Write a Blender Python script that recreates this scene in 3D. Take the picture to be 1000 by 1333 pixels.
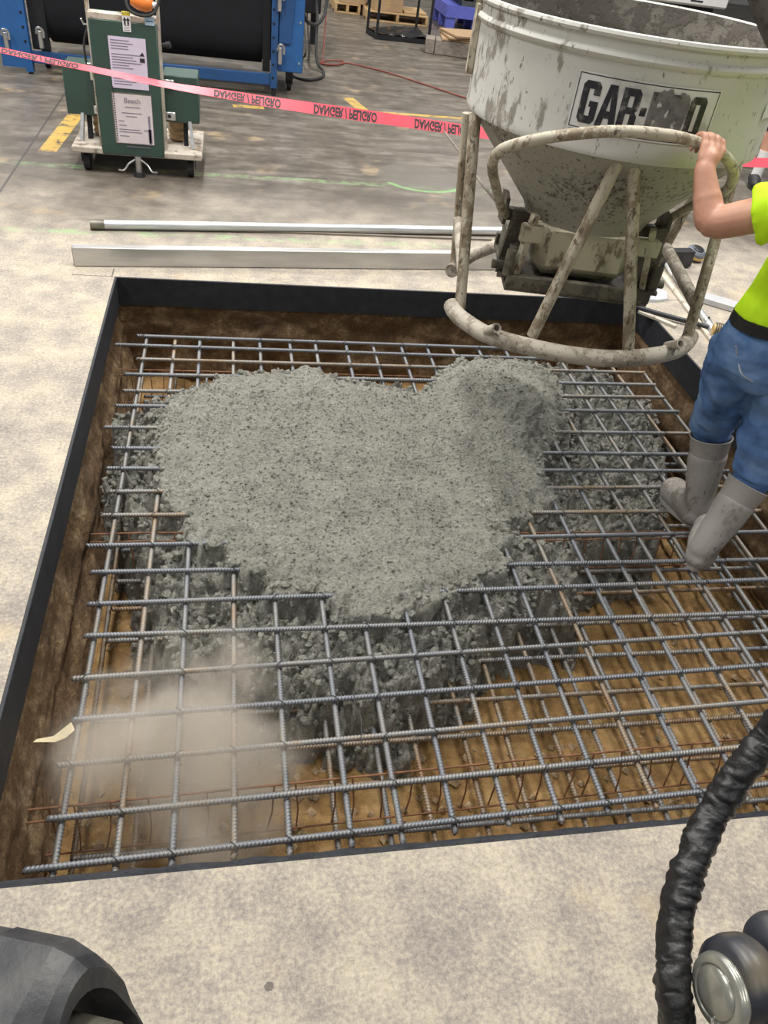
import bpy, math, random
import numpy as np
from mathutils import Vector, Matrix, noise
random.seed(7)
for o in list(bpy.data.objects): bpy.data.objects.remove(o)
S = bpy.context.scene
COL = S.collection
# ------------------------------------------------------------------ camera
CAM_H = 1.8
RM = np.array([[0.98210168, 0.00964734, -0.1881043],
               [-0.14932974, 0.64853138, -0.74639646],
               [0.1147908, 0.76112678, 0.63836439]])
# columns of the camera's world matrix: x-right, y-up, z-back in camera space -> world
RWC = np.array([[0.98210168, 0.00964734, -0.1881043],
                [-0.14932974, 0.64853138, -0.74639646],
                [0.1147908, 0.76112678, 0.63836439]])
FPX = 1001.0
cam = bpy.data.cameras.new('camera'); camo = bpy.data.objects.new('camera', cam); COL.objects.link(camo)
M = Matrix([list(RWC[i]) + [0] for i in range(3)] + [[0, 0, 0, 1]])
M.translation = (0, 0, CAM_H)
camo.matrix_world = M
cam.sensor_fit = 'VERTICAL'; cam.sensor_height = 36.0; cam.lens = FPX / 1333.0 * 36.0
cam.clip_start = 0.05; cam.clip_end = 200
S.camera = camo
S.view_settings.view_transform = 'Standard'
try: S.view_settings.look = 'None'
except Exception: pass
S.view_settings.gamma = 1.0; S.view_settings.use_curve_mapping = False
S.view_settings.exposure = 0.02
S.cycles.volume_bounces = 2
# ------------------------------------------------------------------ light of the hall
W = bpy.data.worlds.new('World'); S.world = W; W.use_nodes = True
bg = W.node_tree.nodes['Background']; bg.inputs[0].default_value = (0.93, 0.97, 1.0, 1); bg.inputs[1].default_value = 0.16
def strip_light(x, y, z, sx, sy, power, col=(1.0, 0.97, 0.92)):
    l = bpy.data.lights.new('strip_light', 'AREA'); l.shape = 'RECTANGLE'; l.size = sx; l.size_y = sy
    l.energy = power; l.color = col
    o = bpy.data.objects.new('strip_light', l); COL.objects.link(o); o.location = (x, y, z)
    return o
for lx in (-5.0, -0.4, 4.2):
    for ly in (-3.0, 3.8, 9.2, 15.0):
        strip_light(lx, ly, 6.2, 0.5, 3.0, {-3.0: 85, 3.8: 355, 9.2: 250, 15.0: 190}[ly])

def ray(x, y): return RWC @ np.array([x - 500.0, -(y - 666.5), -FPX])
def atz(x, y, z=0.0):
    v = ray(x, y); t = (z - CAM_H) / v[2]; return Vector((v[0]*t, v[1]*t, z))
def aty(x, y, Y):
    v = ray(x, y); t = Y / v[1]; return Vector((v[0]*t, Y, CAM_H + v[2]*t))

# ------------------------------------------------------------------ node helpers
class V:
    def __init__(s, nt, sock): s.nt = nt; s.s = sock
    def m(s, op, b=None, c=None, clamp=False):
        n = s.nt.nodes.new('ShaderNodeMath'); n.operation = op; n.use_clamp = clamp
        s.nt.links.new(s.s, n.inputs[0])
        for i, q in ((1, b), (2, c)):
            if q is None: continue
            if isinstance(q, V): s.nt.links.new(q.s, n.inputs[i])
            else: n.inputs[i].default_value = q
        return V(s.nt, n.outputs[0])
    def __add__(s, b): return s.m('ADD', b)
    def __sub__(s, b): return s.m('SUBTRACT', b)
    def __mul__(s, b): return s.m('MULTIPLY', b)
    def lt(s, b): return s.m('LESS_THAN', b)
    def gt(s, b): return s.m('GREATER_THAN', b)
    def abs(s): return s.m('ABSOLUTE')
    def sat(s): return s.m('ADD', 0.0, clamp=True)
    def step(s, a, b):
        n = s.nt.nodes.new('ShaderNodeMapRange'); n.interpolation_type = 'SMOOTHSTEP'
        s.nt.links.new(s.s, n.inputs[0]); n.inputs[1].default_value = a; n.inputs[2].default_value = b
        return V(s.nt, n.outputs[0])
def new_mat(name):
    m = bpy.data.materials.new(name); m.use_nodes = True
    return m, m.node_tree, m.node_tree.nodes['Principled BSDF']
def coord(nt, kind='Object', scale=None):
    t = nt.nodes.new('ShaderNodeTexCoord'); out = t.outputs[kind]
    if scale:
        mp = nt.nodes.new('ShaderNodeMapping'); mp.inputs['Scale'].default_value = scale
        nt.links.new(out, mp.inputs[0]); out = mp.outputs[0]
    return out
def tex_noise(nt, co, scale, detail=4, rough=0.55, dist=0.0):
    n = nt.nodes.new('ShaderNodeTexNoise'); nt.links.new(co, n.inputs['Vector'])
    n.inputs['Scale'].default_value = scale; n.inputs['Detail'].default_value = detail
    n.inputs['Roughness'].default_value = rough; n.inputs['Distortion'].default_value = dist
    return V(nt, n.outputs[0])
def ramp(nt, fac, stops):
    r = nt.nodes.new('ShaderNodeValToRGB'); nt.links.new(fac.s, r.inputs[0])
    e = r.color_ramp.elements
    while len(e) < len(stops): e.new(0.5)
    for i, (p, c) in enumerate(stops): e[i].position = p; e[i].color = (*c, 1)
    return r.outputs[0]
def mixc(nt, fac, a, b, mode='MIX'):
    n = nt.nodes.new('ShaderNodeMix'); n.data_type = 'RGBA'; n.blend_type = mode
    if isinstance(fac, V): nt.links.new(fac.s, n.inputs[0])
    else: n.inputs[0].default_value = fac
    for i, q in ((6, a), (7, b)):
        if isinstance(q, tuple): n.inputs[i].default_value = (*q, 1)
        else: nt.links.new(q, n.inputs[i])
    return n.outputs[2]
def bump(nt, bs, h, strength, dist=0.01):
    b = nt.nodes.new('ShaderNodeBump'); b.inputs['Strength'].default_value = strength; b.inputs['Distance'].default_value = dist
    nt.links.new(h.s, b.inputs['Height']); nt.links.new(b.outputs[0], bs.inputs['Normal'])
def plain(name, c, rough=0.6, metal=0.0, var=0.12, scale=14, bmp=0.0, bscale=60, spec=None, stops=None, detail=4, mscale=None):
    m, nt, bs = new_mat(name); co = coord(nt, 'Object', mscale)
    n = tex_noise(nt, co, scale, detail)
    if stops is None: stops = [(0.3, tuple(q*(1-var) for q in c)), (0.7, tuple(min(1, q*(1+var)) for q in c))]
    nt.links.new(ramp(nt, n, stops), bs.inputs['Base Color'])
    bs.inputs['Roughness'].default_value = rough; bs.inputs['Metallic'].default_value = metal
    if spec is not None: bs.inputs['Specular IOR Level'].default_value = spec
    if bmp: bump(nt, bs, tex_noise(nt, co, bscale, 5), bmp)
    return m
def grimy(name, base, dirt, amount=0.5, scale=18, streak=(1, 1, 0.3), rough=0.55, dirt2=None, bmp=0.25, fine=70, spots=0.0):
    # painted steel with dried concrete spatter and rust
    m, nt, bs = new_mat(name); co = coord(nt, 'Object', streak); co2 = coord(nt)
    n1 = tex_noise(nt, co, scale, 8, 0.72); n2 = tex_noise(nt, co2, 3.2, 3); n3 = tex_noise(nt, co, fine, 4, 0.6)
    k = (n1 + (n2 - 0.5)*0.5).step(0.60 - 0.16*amount, 0.68 - 0.14*amount)
    k2 = (n3 + (n2 - 0.5)*0.3).step(0.635 - spots, 0.675 - spots)
    c = mixc(nt, tex_noise(nt, co2, 5, 4), tuple(q*0.88 for q in base), tuple(min(1, q*1.08) for q in base))
    c = mixc(nt, k*0.85, c, dirt); c = mixc(nt, k2*0.8, c, dirt2 or tuple(q*0.45 for q in dirt))
    nt.links.new(c, bs.inputs['Base Color']); bs.inputs['Roughness'].default_value = rough
    bump(nt, bs, n1 + k*0.4, bmp, 0.006)
    return m

MT = {}
def floor_material():
    m, nt, bs = new_mat('concrete floor'); co = coord(nt)
    sp = nt.nodes.new('ShaderNodeSeparateXYZ'); nt.links.new(co, sp.inputs[0])
    X = V(nt, sp.outputs[0]); Y = V(nt, sp.outputs[1])
    big = tex_noise(nt, co, 0.8, 4); mid = tex_noise(nt, co, 5.5, 7, 0.68, 0.2); fine = tex_noise(nt, co, 85, 7, 0.8)
    stre = tex_noise(nt, coord(nt, 'Object', (0.5, 2.2, 1)), 3.0, 7, 0.7, 0.5)
    grey = ramp(nt, mid*0.4 + stre*0.6, [(0.34, (0.055, 0.046, 0.036)), (0.5, (0.118, 0.102, 0.083)), (0.66, (0.235, 0.21, 0.178))])
    dusty = ramp(nt, mid*0.42 + fine*0.58, [(0.38, (0.185, 0.163, 0.148)), (0.47, (0.295, 0.262, 0.225)), (0.53, (0.40, 0.352, 0.28)), (0.66, (0.57, 0.505, 0.395))])
    dust = (Y + (big - 0.5)*2.2 + (stre - 0.5)*1.4).step(5.7, 4.1)
    c = mixc(nt, dust, grey, dusty)
    # ochre stains
    och = tex_noise(nt, co, 2.3, 3).step(0.60, 0.74)*0.4
    c = mixc(nt, och, c, (0.55, 0.40, 0.22))
    wear = tex_noise(nt, co, 9, 6, 0.75)
    def seg(ax, ay, bx, by, hw, wlo, whi):
        L = math.hypot(bx-ax, by-ay); ux, uy = (bx-ax)/L, (by-ay)/L
        t = (X - ax)*ux + (Y - ay)*uy; d = ((X - ax)*(-uy) + (Y - ay)*ux).abs()
        return d.lt(hw)*t.gt(0)*t.lt(L)*wear.step(wlo, whi)
    yl = (0.62, 0.40, 0.09); gr = (0.27, 0.46, 0.20); dk = (0.06, 0.055, 0.05)
    for a in [(0.5, 7.95, 4.6, 8.25, 0.04), (1.13, 8.5, 1.27, 7.85, 0.06), (-1.29, 6.05, -1.24, 7.1, 0.06), (0.0, 7.78, 0.28, 7.8, 0.05)]:
        c = mixc(nt, seg(*a, 0.37, 0.52)*0.8, c, yl)
    for a in [(-4, 5.66, 2.0, 5.88, 0.04), (-1.6, 4.58, 1.4, 4.72, 0.035)]:
        c = mixc(nt, seg(*a, 0.40, 0.66)*0.5, c, gr)
    # round patch with a bright green rim piece
    q = ((X - 1.43).m('POWER', 2.0) + (Y - 6.1).m('POWER', 2.0)).m('SQRT')
    c = mixc(nt, q.lt(0.335)*0.7, c, (0.13, 0.118, 0.10))
    c = mixc(nt, q.gt(0.315)*q.lt(0.355)*Y.lt(5.92)*wear.step(0.35, 0.5)*0.6, c, (0.2, 0.46, 0.15))
    sp2_ = atz(350, 1284)
    qs = ((X - sp2_.x).m('POWER', 2.0) + (Y - sp2_.y).m('POWER', 2.0)).m('SQRT') + (fine - 0.5)*0.012
    c = mixc(nt, qs.lt(0.0095)*0.8, c, (0.10, 0.09, 0.08))
    # saw-cut joints
    for a in [(-1.42, 4.6, -1.42, 12, 0.008), (-0.83, 4.03, -0.62, 4.03, 0.004), (-0.632, 4.02, -0.632, 4.13, 0.003), (2.38, 4.05, 4.5, 4.1, 0.004)]:
        L = a
        ux = (a[2]-a[0])/math.hypot(a[2]-a[0], a[3]-a[1]); uy = (a[3]-a[1])/math.hypot(a[2]-a[0], a[3]-a[1])
        t = (X - a[0])*ux + (Y - a[1])*uy; d = ((X - a[0])*(-uy) + (Y - a[1])*ux).abs()
        c = mixc(nt, d.lt(a[4])*t.gt(0)*t.lt(math.hypot(a[2]-a[0], a[3]-a[1]))*0.85, c, dk)
    nt.links.new(c, bs.inputs['Base Color'])
    rr = (dust*0.42 + (mid - 0.5)*0.25) + 0.40
    nt.links.new(rr.s, bs.inputs['Roughness'])
    bump(nt, bs, fine*0.5 + mid*0.5, 0.25, 0.006)
    return m
MT['floor'] = floor_material()
def soil_material(name, a, b, c_, scale=6, bmp=0.8):
    m, nt, bs = new_mat(name); co = coord(nt)
    n = tex_noise(nt, co, scale, 9, 0.68, 0.3); f = tex_noise(nt, co, 45, 6, 0.7)
    nt.links.new(ramp(nt, n*0.7 + f*0.3, [(0.33, a), (0.5, b), (0.68, c_)]), bs.inputs['Base Color'])
    bs.inputs['Roughness'].default_value = 0.85
    bump(nt, bs, n + f*0.6, bmp, 0.02)
    return m
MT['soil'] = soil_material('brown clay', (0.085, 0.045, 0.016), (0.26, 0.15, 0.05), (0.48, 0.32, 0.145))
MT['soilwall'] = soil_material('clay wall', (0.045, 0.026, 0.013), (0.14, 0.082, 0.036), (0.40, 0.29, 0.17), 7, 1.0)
MT['stone'] = plain('pebble', (0.33, 0.24, 0.14), 0.8, scale=20, var=0.5)
MT['foam'] = plain('black bitumen board', (0.012, 0.014, 0.019), 0.62, stops=[(0.3, (0.010, 0.012, 0.018)), (0.62, (0.02, 0.023, 0.03)), (0.78, (0.03, 0.033, 0.04)), (0.82, (0.25, 0.25, 0.25))], scale=16, detail=7, bmp=0.3, bscale=160)
def rebar_material(name, rustbias):
    m, nt, bs = new_mat(name); co = coord(nt, 'Object', (1.2, 6, 6))
    oi = nt.nodes.new('ShaderNodeObjectInfo'); rnd = V(nt, oi.outputs['Random'])
    n = tex_noise(nt, co, 3.5, 5, 0.65); f = tex_noise(nt, coord(nt), 90, 3)
    k = (n*0.75 + f*0.25 + (rnd - 0.5)*0.34 + rustbias)
    c = ramp(nt, k, [(0.44, (0.19, 0.20, 0.22)), (0.60, (0.25, 0.245, 0.235)), (0.72, (0.28, 0.215, 0.15)), (0.88, (0.21, 0.11, 0.055))])
    nt.links.new(c, bs.inputs['Base Color']); bs.inputs['Metallic'].default_value = 0.45; bs.inputs['Roughness'].default_value = 0.48
    return m
MT['rebar'] = rebar_material('mill-scale rebar', 0.0)
MT['rebar_low'] = rebar_material('lower rebar', 0.08)
MT['rust'] = plain('rusty wire', (0.17, 0.075, 0.032), 0.75, scale=25, var=0.5)
MT['tie'] = plain('tie wire', (0.03, 0.03, 0.03), 0.6)
def concrete_material():
    m, nt, bs = new_mat('wet concrete'); co = coord(nt)
    n = tex_noise(nt, co, 9, 7, 0.65); f = tex_noise(nt, co, 70, 8, 0.75, 0.3); g = tex_noise(nt, co, 30, 6, 0.7)
    nt.links.new(ramp(nt, n*0.3 + f*0.7, [(0.37, (0.11, 0.108, 0.092)), (0.44, (0.385, 0.38, 0.33)), (0.60, (0.64, 0.63, 0.55))]), bs.inputs['Base Color'])
    bs.inputs['Roughness'].default_value = 0.58
    bump(nt, bs, f*0.9 + g*0.6, 1.0, 0.045)
    return m
MT['concrete'] = concrete_material()
MT['cream'] = grimy('cream paint', (0.58, 0.575, 0.535), (0.21, 0.19, 0.155), 0.22, 17, (1, 1, 0.4), 0.45, (0.12, 0.085, 0.055), 0.15, 60)
MT['hopper'] = grimy('spattered hopper', (0.36, 0.345, 0.29), (0.20, 0.185, 0.15), 0.3, 22, (1, 1, 0.6), 0.6, (0.055, 0.05, 0.038), 0.3, 75, 0.05)
MT['inside'] = grimy('crusted inside', (0.24, 0.22, 0.19), (0.13, 0.115, 0.10), 1.2, 14, (1, 1, 1), 0.85, (0.06, 0.05, 0.045), 1.0, 40)
MT['frame'] = grimy('cream tube', (0.52, 0.475, 0.37), (0.23, 0.175, 0.11), 0.85, 26, (1, 1, 0.5), 0.6, (0.075, 0.05, 0.032), 0.5, 55, 0.03)
MT['ring'] = grimy('concrete coated tube', (0.48, 0.435, 0.36), (0.28, 0.24, 0.185), 0.75, 26, (1, 1, 1), 0.7, (0.10, 0.075, 0.05), 0.6, 60, 0.02)
MT['gate'] = grimy('greasy gate steel', (0.17, 0.15, 0.115), (0.06, 0.05, 0.04), 0.9, 14, (1, 1, 1), 0.55, (0.02, 0.018, 0.015), 0.5)
MT['chute'] = grimy('stained chute', (0.50, 0.46, 0.34), (0.15, 0.11, 0.07), 0.5, 11, (1, 1, 0.5), 0.5, (0.04, 0.03, 0.02), 0.3)
MT['bailtube'] = grimy('dark bail', (0.16, 0.145, 0.125), (0.08, 0.07, 0.06), 0.7, 10, (1, 1, 1), 0.7, (0.3, 0.28, 0.25), 0.5)
MT['label'] = plain('label white', (0.66, 0.66, 0.64), 0.5, stops=[(0.35, (0.45, 0.44, 0.41)), (0.45, (0.64, 0.64, 0.62)), (0.7, (0.72, 0.72, 0.71))], scale=9, detail=8)
MT['lblack'] = plain('label black', (0.02, 0.02, 0.03), 0.5, stops=[(0.50, (0.018, 0.018, 0.026)), (0.58, (0.07, 0.07, 0.07)), (0.66, (0.33, 0.32, 0.30))], scale=22, detail=8)
MT['lworn'] = plain('label worn', (0.1, 0.1, 0.1), 0.7, stops=[(0.36, (0.03, 0.03, 0.035)), (0.46, (0.17, 0.16, 0.155)), (0.62, (0.24, 0.23, 0.22))], scale=14, detail=8)
MT['lgrey'] = plain('grey dried splash', (0.2, 0.19, 0.185), 0.85, stops=[(0.4, (0.15, 0.145, 0.14)), (0.7, (0.28, 0.27, 0.26))], scale=20, bmp=0.5)
MT['alu'] = plain('aluminium', (0.56, 0.56, 0.55), 0.38, 0.75, var=0.12, scale=5, mscale=(0.4, 6, 6))
MT['galv'] = plain('galvanised tube', (0.62, 0.64, 0.66), 0.36, 0.7, var=0.15, scale=8, mscale=(0.4, 4, 4))
MT['greybar'] = plain('pale grey bar', (0.50, 0.51, 0.53), 0.5, 0.3, var=0.08)
MT['darkmetal'] = plain('dark steel', (0.05, 0.052, 0.058), 0.42, 0.6, var=0.3)
MT['black'] = plain('black', (0.006, 0.007, 0.010), 0.5, var=0.3)
MT['blackplastic'] = plain('black plastic film', (0.012, 0.012, 0.013), 0.22, var=0.3)
MT['rubber'] = plain('rubber', (0.02, 0.02, 0.021), 0.7, var=0.3)
MT['navy'] = plain('black curtain roll', (0.003, 0.0035, 0.007), 0.85, var=0.3)
MT['blue'] = plain('blue enamel', (0.02, 0.10, 0.29), 0.42, var=0.12, scale=4)
MT['bluedark'] = plain('blue enamel rail', (0.018, 0.07, 0.20), 0.45, var=0.15, scale=4)
MT['green'] = plain('dark green enamel', (0.033, 0.070, 0.058), 0.42, var=0.12, scale=5)
MT['dolly'] = plain('beige dolly', (0.50, 0.45, 0.38), 0.6, stops=[(0.38, (0.25, 0.2, 0.15)), (0.46, (0.47, 0.42, 0.35)), (0.7, (0.58, 0.53, 0.46))], scale=14, detail=6)
MT['chrome'] = plain('chrome', (0.62, 0.62, 0.62), 0.3, 0.9, var=0.1)
MT['paperl'] = plain('lilac paper', (0.62, 0.55, 0.70), 0.6, var=0.04)
MT['paper'] = plain('white paper', (0.66, 0.60, 0.62), 0.45, var=0.05)
MT['ink'] = plain('ink', (0.20, 0.18, 0.24), 0.6)
MT['inkdark'] = plain('dark ink', (0.018, 0.018, 0.022), 0.6)
MT['yellow'] = plain('yellow print', (0.72, 0.58, 0.06), 0.5)
MT['bluelabel'] = plain('blue label', (0.36, 0.52, 0.66), 0.5)
MT['orange'] = plain('orange tool', (0.75, 0.22, 0.04), 0.4)
MT['tape'] = plain('red barrier tape', (0.74, 0.075, 0.11), 0.35, var=0.08)
MT['skin'] = plain('skin', (0.52, 0.27, 0.185), 0.5, stops=[(0.3, (0.47, 0.225, 0.15)), (0.7, (0.57, 0.31, 0.215))], scale=11, bmp=0.1, bscale=90)
MT['hivis'] = plain('lime hi-vis knit', (0.56, 0.90, 0.006), 0.75, var=0.05, scale=10, bmp=0.15, bscale=300)
MT['denim'] = plain('blue denim', (0.09, 0.17, 0.34), 0.85, stops=[(0.34, (0.04, 0.09, 0.22)), (0.5, (0.09, 0.19, 0.41)), (0.68, (0.19, 0.32, 0.56))], scale=7, detail=6, bmp=0.2, bscale=250)
MT['stitch'] = plain('pale stitching', (0.42, 0.45, 0.5), 0.8)
MT['boot'] = grimy('muddy rubber boot', (0.38, 0.355, 0.33), (0.22, 0.195, 0.165), 0.6, 9, (1, 1, 0.6), 0.55, (0.13, 0.11, 0.09), 0.2, 60)
MT['belt'] = plain('black belt', (0.012, 0.012, 0.012), 0.5)
MT['hair'] = plain('dark hair', (0.05, 0.03, 0.02), 0.7, scale=40, var=0.4)
MT['white'] = plain('white', (0.72, 0.72, 0.72), 0.6, var=0.05)
MT['darkcloth'] = plain('black cloth', (0.015, 0.015, 0.02), 0.85)
MT['wood'] = plain('pallet wood', (0.46, 0.31, 0.16), 0.75, var=0.2, scale=5, mscale=(0.6, 6, 6))
MT['card'] = plain('cardboard', (0.40, 0.27, 0.155), 0.8, var=0.08)
MT['greywood'] = plain('grey timber', (0.22, 0.19, 0.16), 0.8, var=0.3, mscale=(0.5, 5, 5))
MT['plastblue'] = plain('blue violet plastic', (0.11, 0.13, 0.50), 0.5, var=0.1)
MT['greycrate'] = plain('dark grey crate', (0.07, 0.075, 0.07), 0.6, var=0.2)
MT['redcable'] = plain('red cable', (0.22, 0.05, 0.035), 0.5)
MT['tag'] = plain('yellowed tag', (0.70, 0.60, 0.38), 0.6, var=0.12, scale=30)
MT['hose'] = plain('black woven sleeve', (0.012, 0.012, 0.013), 0.42, stops=[(0.45, (0.006, 0.006, 0.007)), (0.64, (0.012, 0.012, 0.012)), (0.78, (0.06, 0.048, 0.034))], scale=9, bmp=0.25, bscale=140)
MT['castblack'] = plain('worn black casting', (0.05, 0.052, 0.056), 0.5, stops=[(0.38, (0.020, 0.022, 0.027)), (0.5, (0.042, 0.043, 0.046)), (0.68, (0.085, 0.082, 0.076))], scale=9, detail=7, bmp=0.2, bscale=60)
MT['castgrey'] = plain('bare worn steel', (0.17, 0.16, 0.13), 0.42, 0.4, var=0.4, scale=9, detail=6)
MT['cap'] = plain('oiled steel cap', (0.34, 0.34, 0.30), 0.25, 0.6, var=0.3, scale=7)
MT['bluegrey'] = plain('blue black paint', (0.035, 0.04, 0.065), 0.4, stops=[(0.38, (0.014, 0.016, 0.024)), (0.56, (0.030, 0.032, 0.042)), (0.70, (0.10, 0.085, 0.06))], scale=9, detail=6)
MT['wall'] = plain('hall wall', (0.45, 0.45, 0.44), 0.85, var=0.05, scale=2)
MT['drillyellow'] = plain('tan tool body', (0.60, 0.40, 0.14), 0.45, var=0.2)
MT['rope'] = plain('grimy rope', (0.19, 0.165, 0.135), 0.85, var=0.4, scale=40)
MT['soleblack'] = plain('black shoe', (0.016, 0.016, 0.018), 0.55)

# ------------------------------------------------------------------ mesh builder
class MB:
    def __init__(s): s.v = []; s.f = []
    def add(s, vs, fs):
        o = len(s.v); s.v += [tuple(q) for q in vs]; s.f += [tuple(i + o for i in f) for f in fs]; return s
    def box(s, lo, hi, rot=None, ctr=None, bev=0.0):
        x0, y0, z0 = lo; x1, y1, z1 = hi
        if bev > 0:
            b = min(bev, (x1-x0)*.49, (y1-y0)*.49, (z1-z0)*.49)
            vs = []; idx = {}
            for i, X in enumerate((x0, x1)):
                for j, Y in enumerate((y0, y1)):
                    for k, Z in enumerate((z0, z1)):
                        sx, sy, sz = (b if i == 0 else -b), (b if j == 0 else -b), (b if k == 0 else -b)
                        for a, p in enumerate([(X, Y+sy, Z+sz), (X+sx, Y, Z+sz), (X+sx, Y+sy, Z)]):
                            idx[(i, j, k, a)] = len(vs); vs.append(p)
            g = lambda i, j, k, a: idx[(i, j, k, a)]
            fs = []
            for i in (0, 1):
                q = [g(i, 0, 0, 0), g(i, 1, 0, 0), g(i, 1, 1, 0), g(i, 0, 1, 0)]; fs.append(q if i else q[::-1])
                q = [g(0, i, 0, 1), g(1, i, 0, 1), g(1, i, 1, 1), g(0, i, 1, 1)]; fs.append(q[::-1] if i else q)
                q = [g(0, 0, i, 2), g(1, 0, i, 2), g(1, 1, i, 2), g(0, 1, i, 2)]; fs.append(q if i else q[::-1])
            for a in (0, 1):
                for b2 in (0, 1):
                    fs.append([g(a, b2, 0, 0), g(a, b2, 1, 0), g(a, b2, 1, 1), g(a, b2, 0, 1)])
                    fs.append([g(a, 0, b2, 0), g(a, 1, b2, 0), g(a, 1, b2, 2), g(a, 0, b2, 2)])
                    fs.append([g(0, a, b2, 1), g(1, a, b2, 1), g(1, a, b2, 2), g(0, a, b2, 2)])
                    for c in (0, 1): fs.append([g(a, b2, c, 0), g(a, b2, c, 1), g(a, b2, c, 2)])
        else:
            vs = [(x, y, z) for x in (x0, x1) for y in (y0, y1) for z in (z0, z1)]
            fs = [(0, 1, 3, 2), (4, 6, 7, 5), (0, 4, 5, 1), (2, 3, 7, 6), (0, 2, 6, 4), (1, 5, 7, 3)]
        if rot is not None:
            c = Vector(ctr) if ctr is not None else Vector(((x0+x1)/2, (y0+y1)/2, (z0+z1)/2))
            vs = [c + rot @ (Vector(p) - c) for p in vs]
        return s.add(vs, fs)
    def bar(s, p0, p1, w, t, up=(0, 0, 1), bev=0.0):      # oriented bar
        p0 = Vector(p0); p1 = Vector(p1); d = p1 - p0; L = d.length; d.normalize()
        sd = d.cross(Vector(up))
        if sd.length < 1e-4: sd = d.cross(Vector((1, 0, 0)))
        sd.normalize(); u = sd.cross(d)
        R = Matrix((d, sd, u)).transposed(); c = (p0 + p1)/2
        m = MB().box((-L/2, -w/2, -t/2), (L/2, w/2, t/2), bev=bev)
        return s.add([c + R @ Vector(q) for q in m.v], m.f)
    def tube(s, pts, r, seg=12, caps=True, closed=False, prof=None):
        pts = [Vector(p) for p in pts]; n = len(pts)
        rs = r if isinstance(r, (list, tuple)) else [r]*n
        tg = []
        for i in range(n):
            a = pts[(i-1) % n] if (closed or i > 0) else pts[0]; b = pts[(i+1) % n] if (closed or i < n-1) else pts[-1]
            tg.append((b - a).normalized())
        ref = Vector((0, 0, 1)) if abs(tg[0].z) < 0.9 else Vector((1, 0, 0))
        u = tg[0].cross(ref).normalized(); vs = []
        for i in range(n):
            u = (u - tg[i]*u.dot(tg[i]))
            if u.length < 1e-6: u = tg[i].orthogonal()
            u.normalize(); w = tg[i].cross(u)
            rx, ry = rs[i] if isinstance(rs[i], (tuple, list)) else (rs[i], rs[i])
            for k in range(seg):
                a = 2*math.pi*k/seg; vs.append(pts[i] + u*(rx*math.cos(a)) + w*(ry*math.sin(a)))
        fs = []
        for i in range(n if closed else n-1):
            j = (i+1) % n
            for k in range(seg):
                k2 = (k+1) % seg; fs.append((i*seg+k, i*seg+k2, j*seg+k2, j*seg+k))
        if caps and not closed:
            fs.append(tuple(range(seg))[::-1]); fs.append(tuple((n-1)*seg + k for k in range(seg)))
        return s.add(vs, fs)
    def cyl(s, p0, p1, r0, r1=None, seg=16, caps=True):
        return s.tube([p0, p1], [r0, r0 if r1 is None else r1], seg, caps)
    def pipe(s, p0, p1, ro, ri, seg=16):                 # open-ended pipe with wall thickness
        d = (Vector(p1) - Vector(p0)); L = d.length
        return s.lathe([(ro, 0), (ro, L), (ri, L), (ri, 0)], p0, d, seg, True)
    def lathe(s, prof, org=(0, 0, 0), axis=(0, 0, 1), seg=32, closed=False, a0=0.0, a1=2*math.pi):
        ax = Vector(axis).normalized(); q = Vector((0, 0, 1)).rotation_difference(ax); org = Vector(org)
        full = abs(a1 - a0 - 2*math.pi) < 1e-6; m = seg if full else seg+1; n = len(prof); vs = []
        for k in range(m):
            a = a0 + (a1-a0)*k/seg
            for (r, z) in prof: vs.append(org + q @ Vector((r*math.cos(a), r*math.sin(a), z)))
        fs = []
        for k in range(seg):
            k2 = (k+1) % m
            for i in range(n if closed else n-1):
                j = (i+1) % n; fs.append((k*n+i, k2*n+i, k2*n+j, k*n+j))
        return s.add(vs, fs)
    def prism(s, poly, org, ux, uy, uz, depth):            # polygon (a,b) in plane ux,uy extruded along uz
        org = Vector(org); ux = Vector(ux); uy = Vector(uy); uz = Vector(uz); n = len(poly)
        vs = [org + ux*a + uy*b for a, b in poly] + [org + ux*a + uy*b + uz*depth for a, b in poly]
        fs = [tuple(range(n))[::-1], tuple(range(n, 2*n))] + [(i, (i+1) % n, n+(i+1) % n, n+i) for i in range(n)]
        return s.add(vs, fs)
    def loft(s, rings):                                    # rings: (centre, rx, ry, u dir, w dir), closed with domes
        seg = 20; vs = []
        for c, rx, ry, u, w in rings:
            for k in range(seg):
                a = 2*math.pi*k/seg; vs.append(Vector(c) + Vector(u)*rx*math.cos(a) + Vector(w)*ry*math.sin(a))
        fs = []
        for i in range(len(rings)-1):
            for k in range(seg):
                k2 = (k+1) % seg; fs.append((i*seg+k, i*seg+k2, (i+1)*seg+k2, (i+1)*seg+k))
        fs.append(tuple(range(seg))[::-1]); fs.append(tuple((len(rings)-1)*seg+k for k in range(seg)))
        return s.add(vs, fs)
    def limb(s, pts, rs, seg=16):                          # tapering capsule chain with round ends
        pts = [Vector(p) for p in pts]; P = []; Rr = []
        for i in range(len(pts)-1):
            n = 8
            for k in range(n):
                t = k/n; P.append(pts[i].lerp(pts[i+1], t)); Rr.append(rs[i]*(1-t) + rs[i+1]*t)
        P.append(pts[-1]); Rr.append(rs[-1])
        d0 = (P[0]-P[1]).normalized(); d1 = (P[-1]-P[-2]).normalized()
        A = [(P[0] + d0*Rr[0]*q, Rr[0]*math.sqrt(max(0.02, 1-q*q))) for q in (0.97, 0.8, 0.5)]
        B = [(P[-1] + d1*Rr[-1]*q, Rr[-1]*math.sqrt(max(0.02, 1-q*q))) for q in (0.5, 0.8, 0.97)]
        PP = [a for a, _ in A] + P + [b for b, _ in B]; RR = [a for _, a in A] + Rr + [b for _, b in B]
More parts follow.
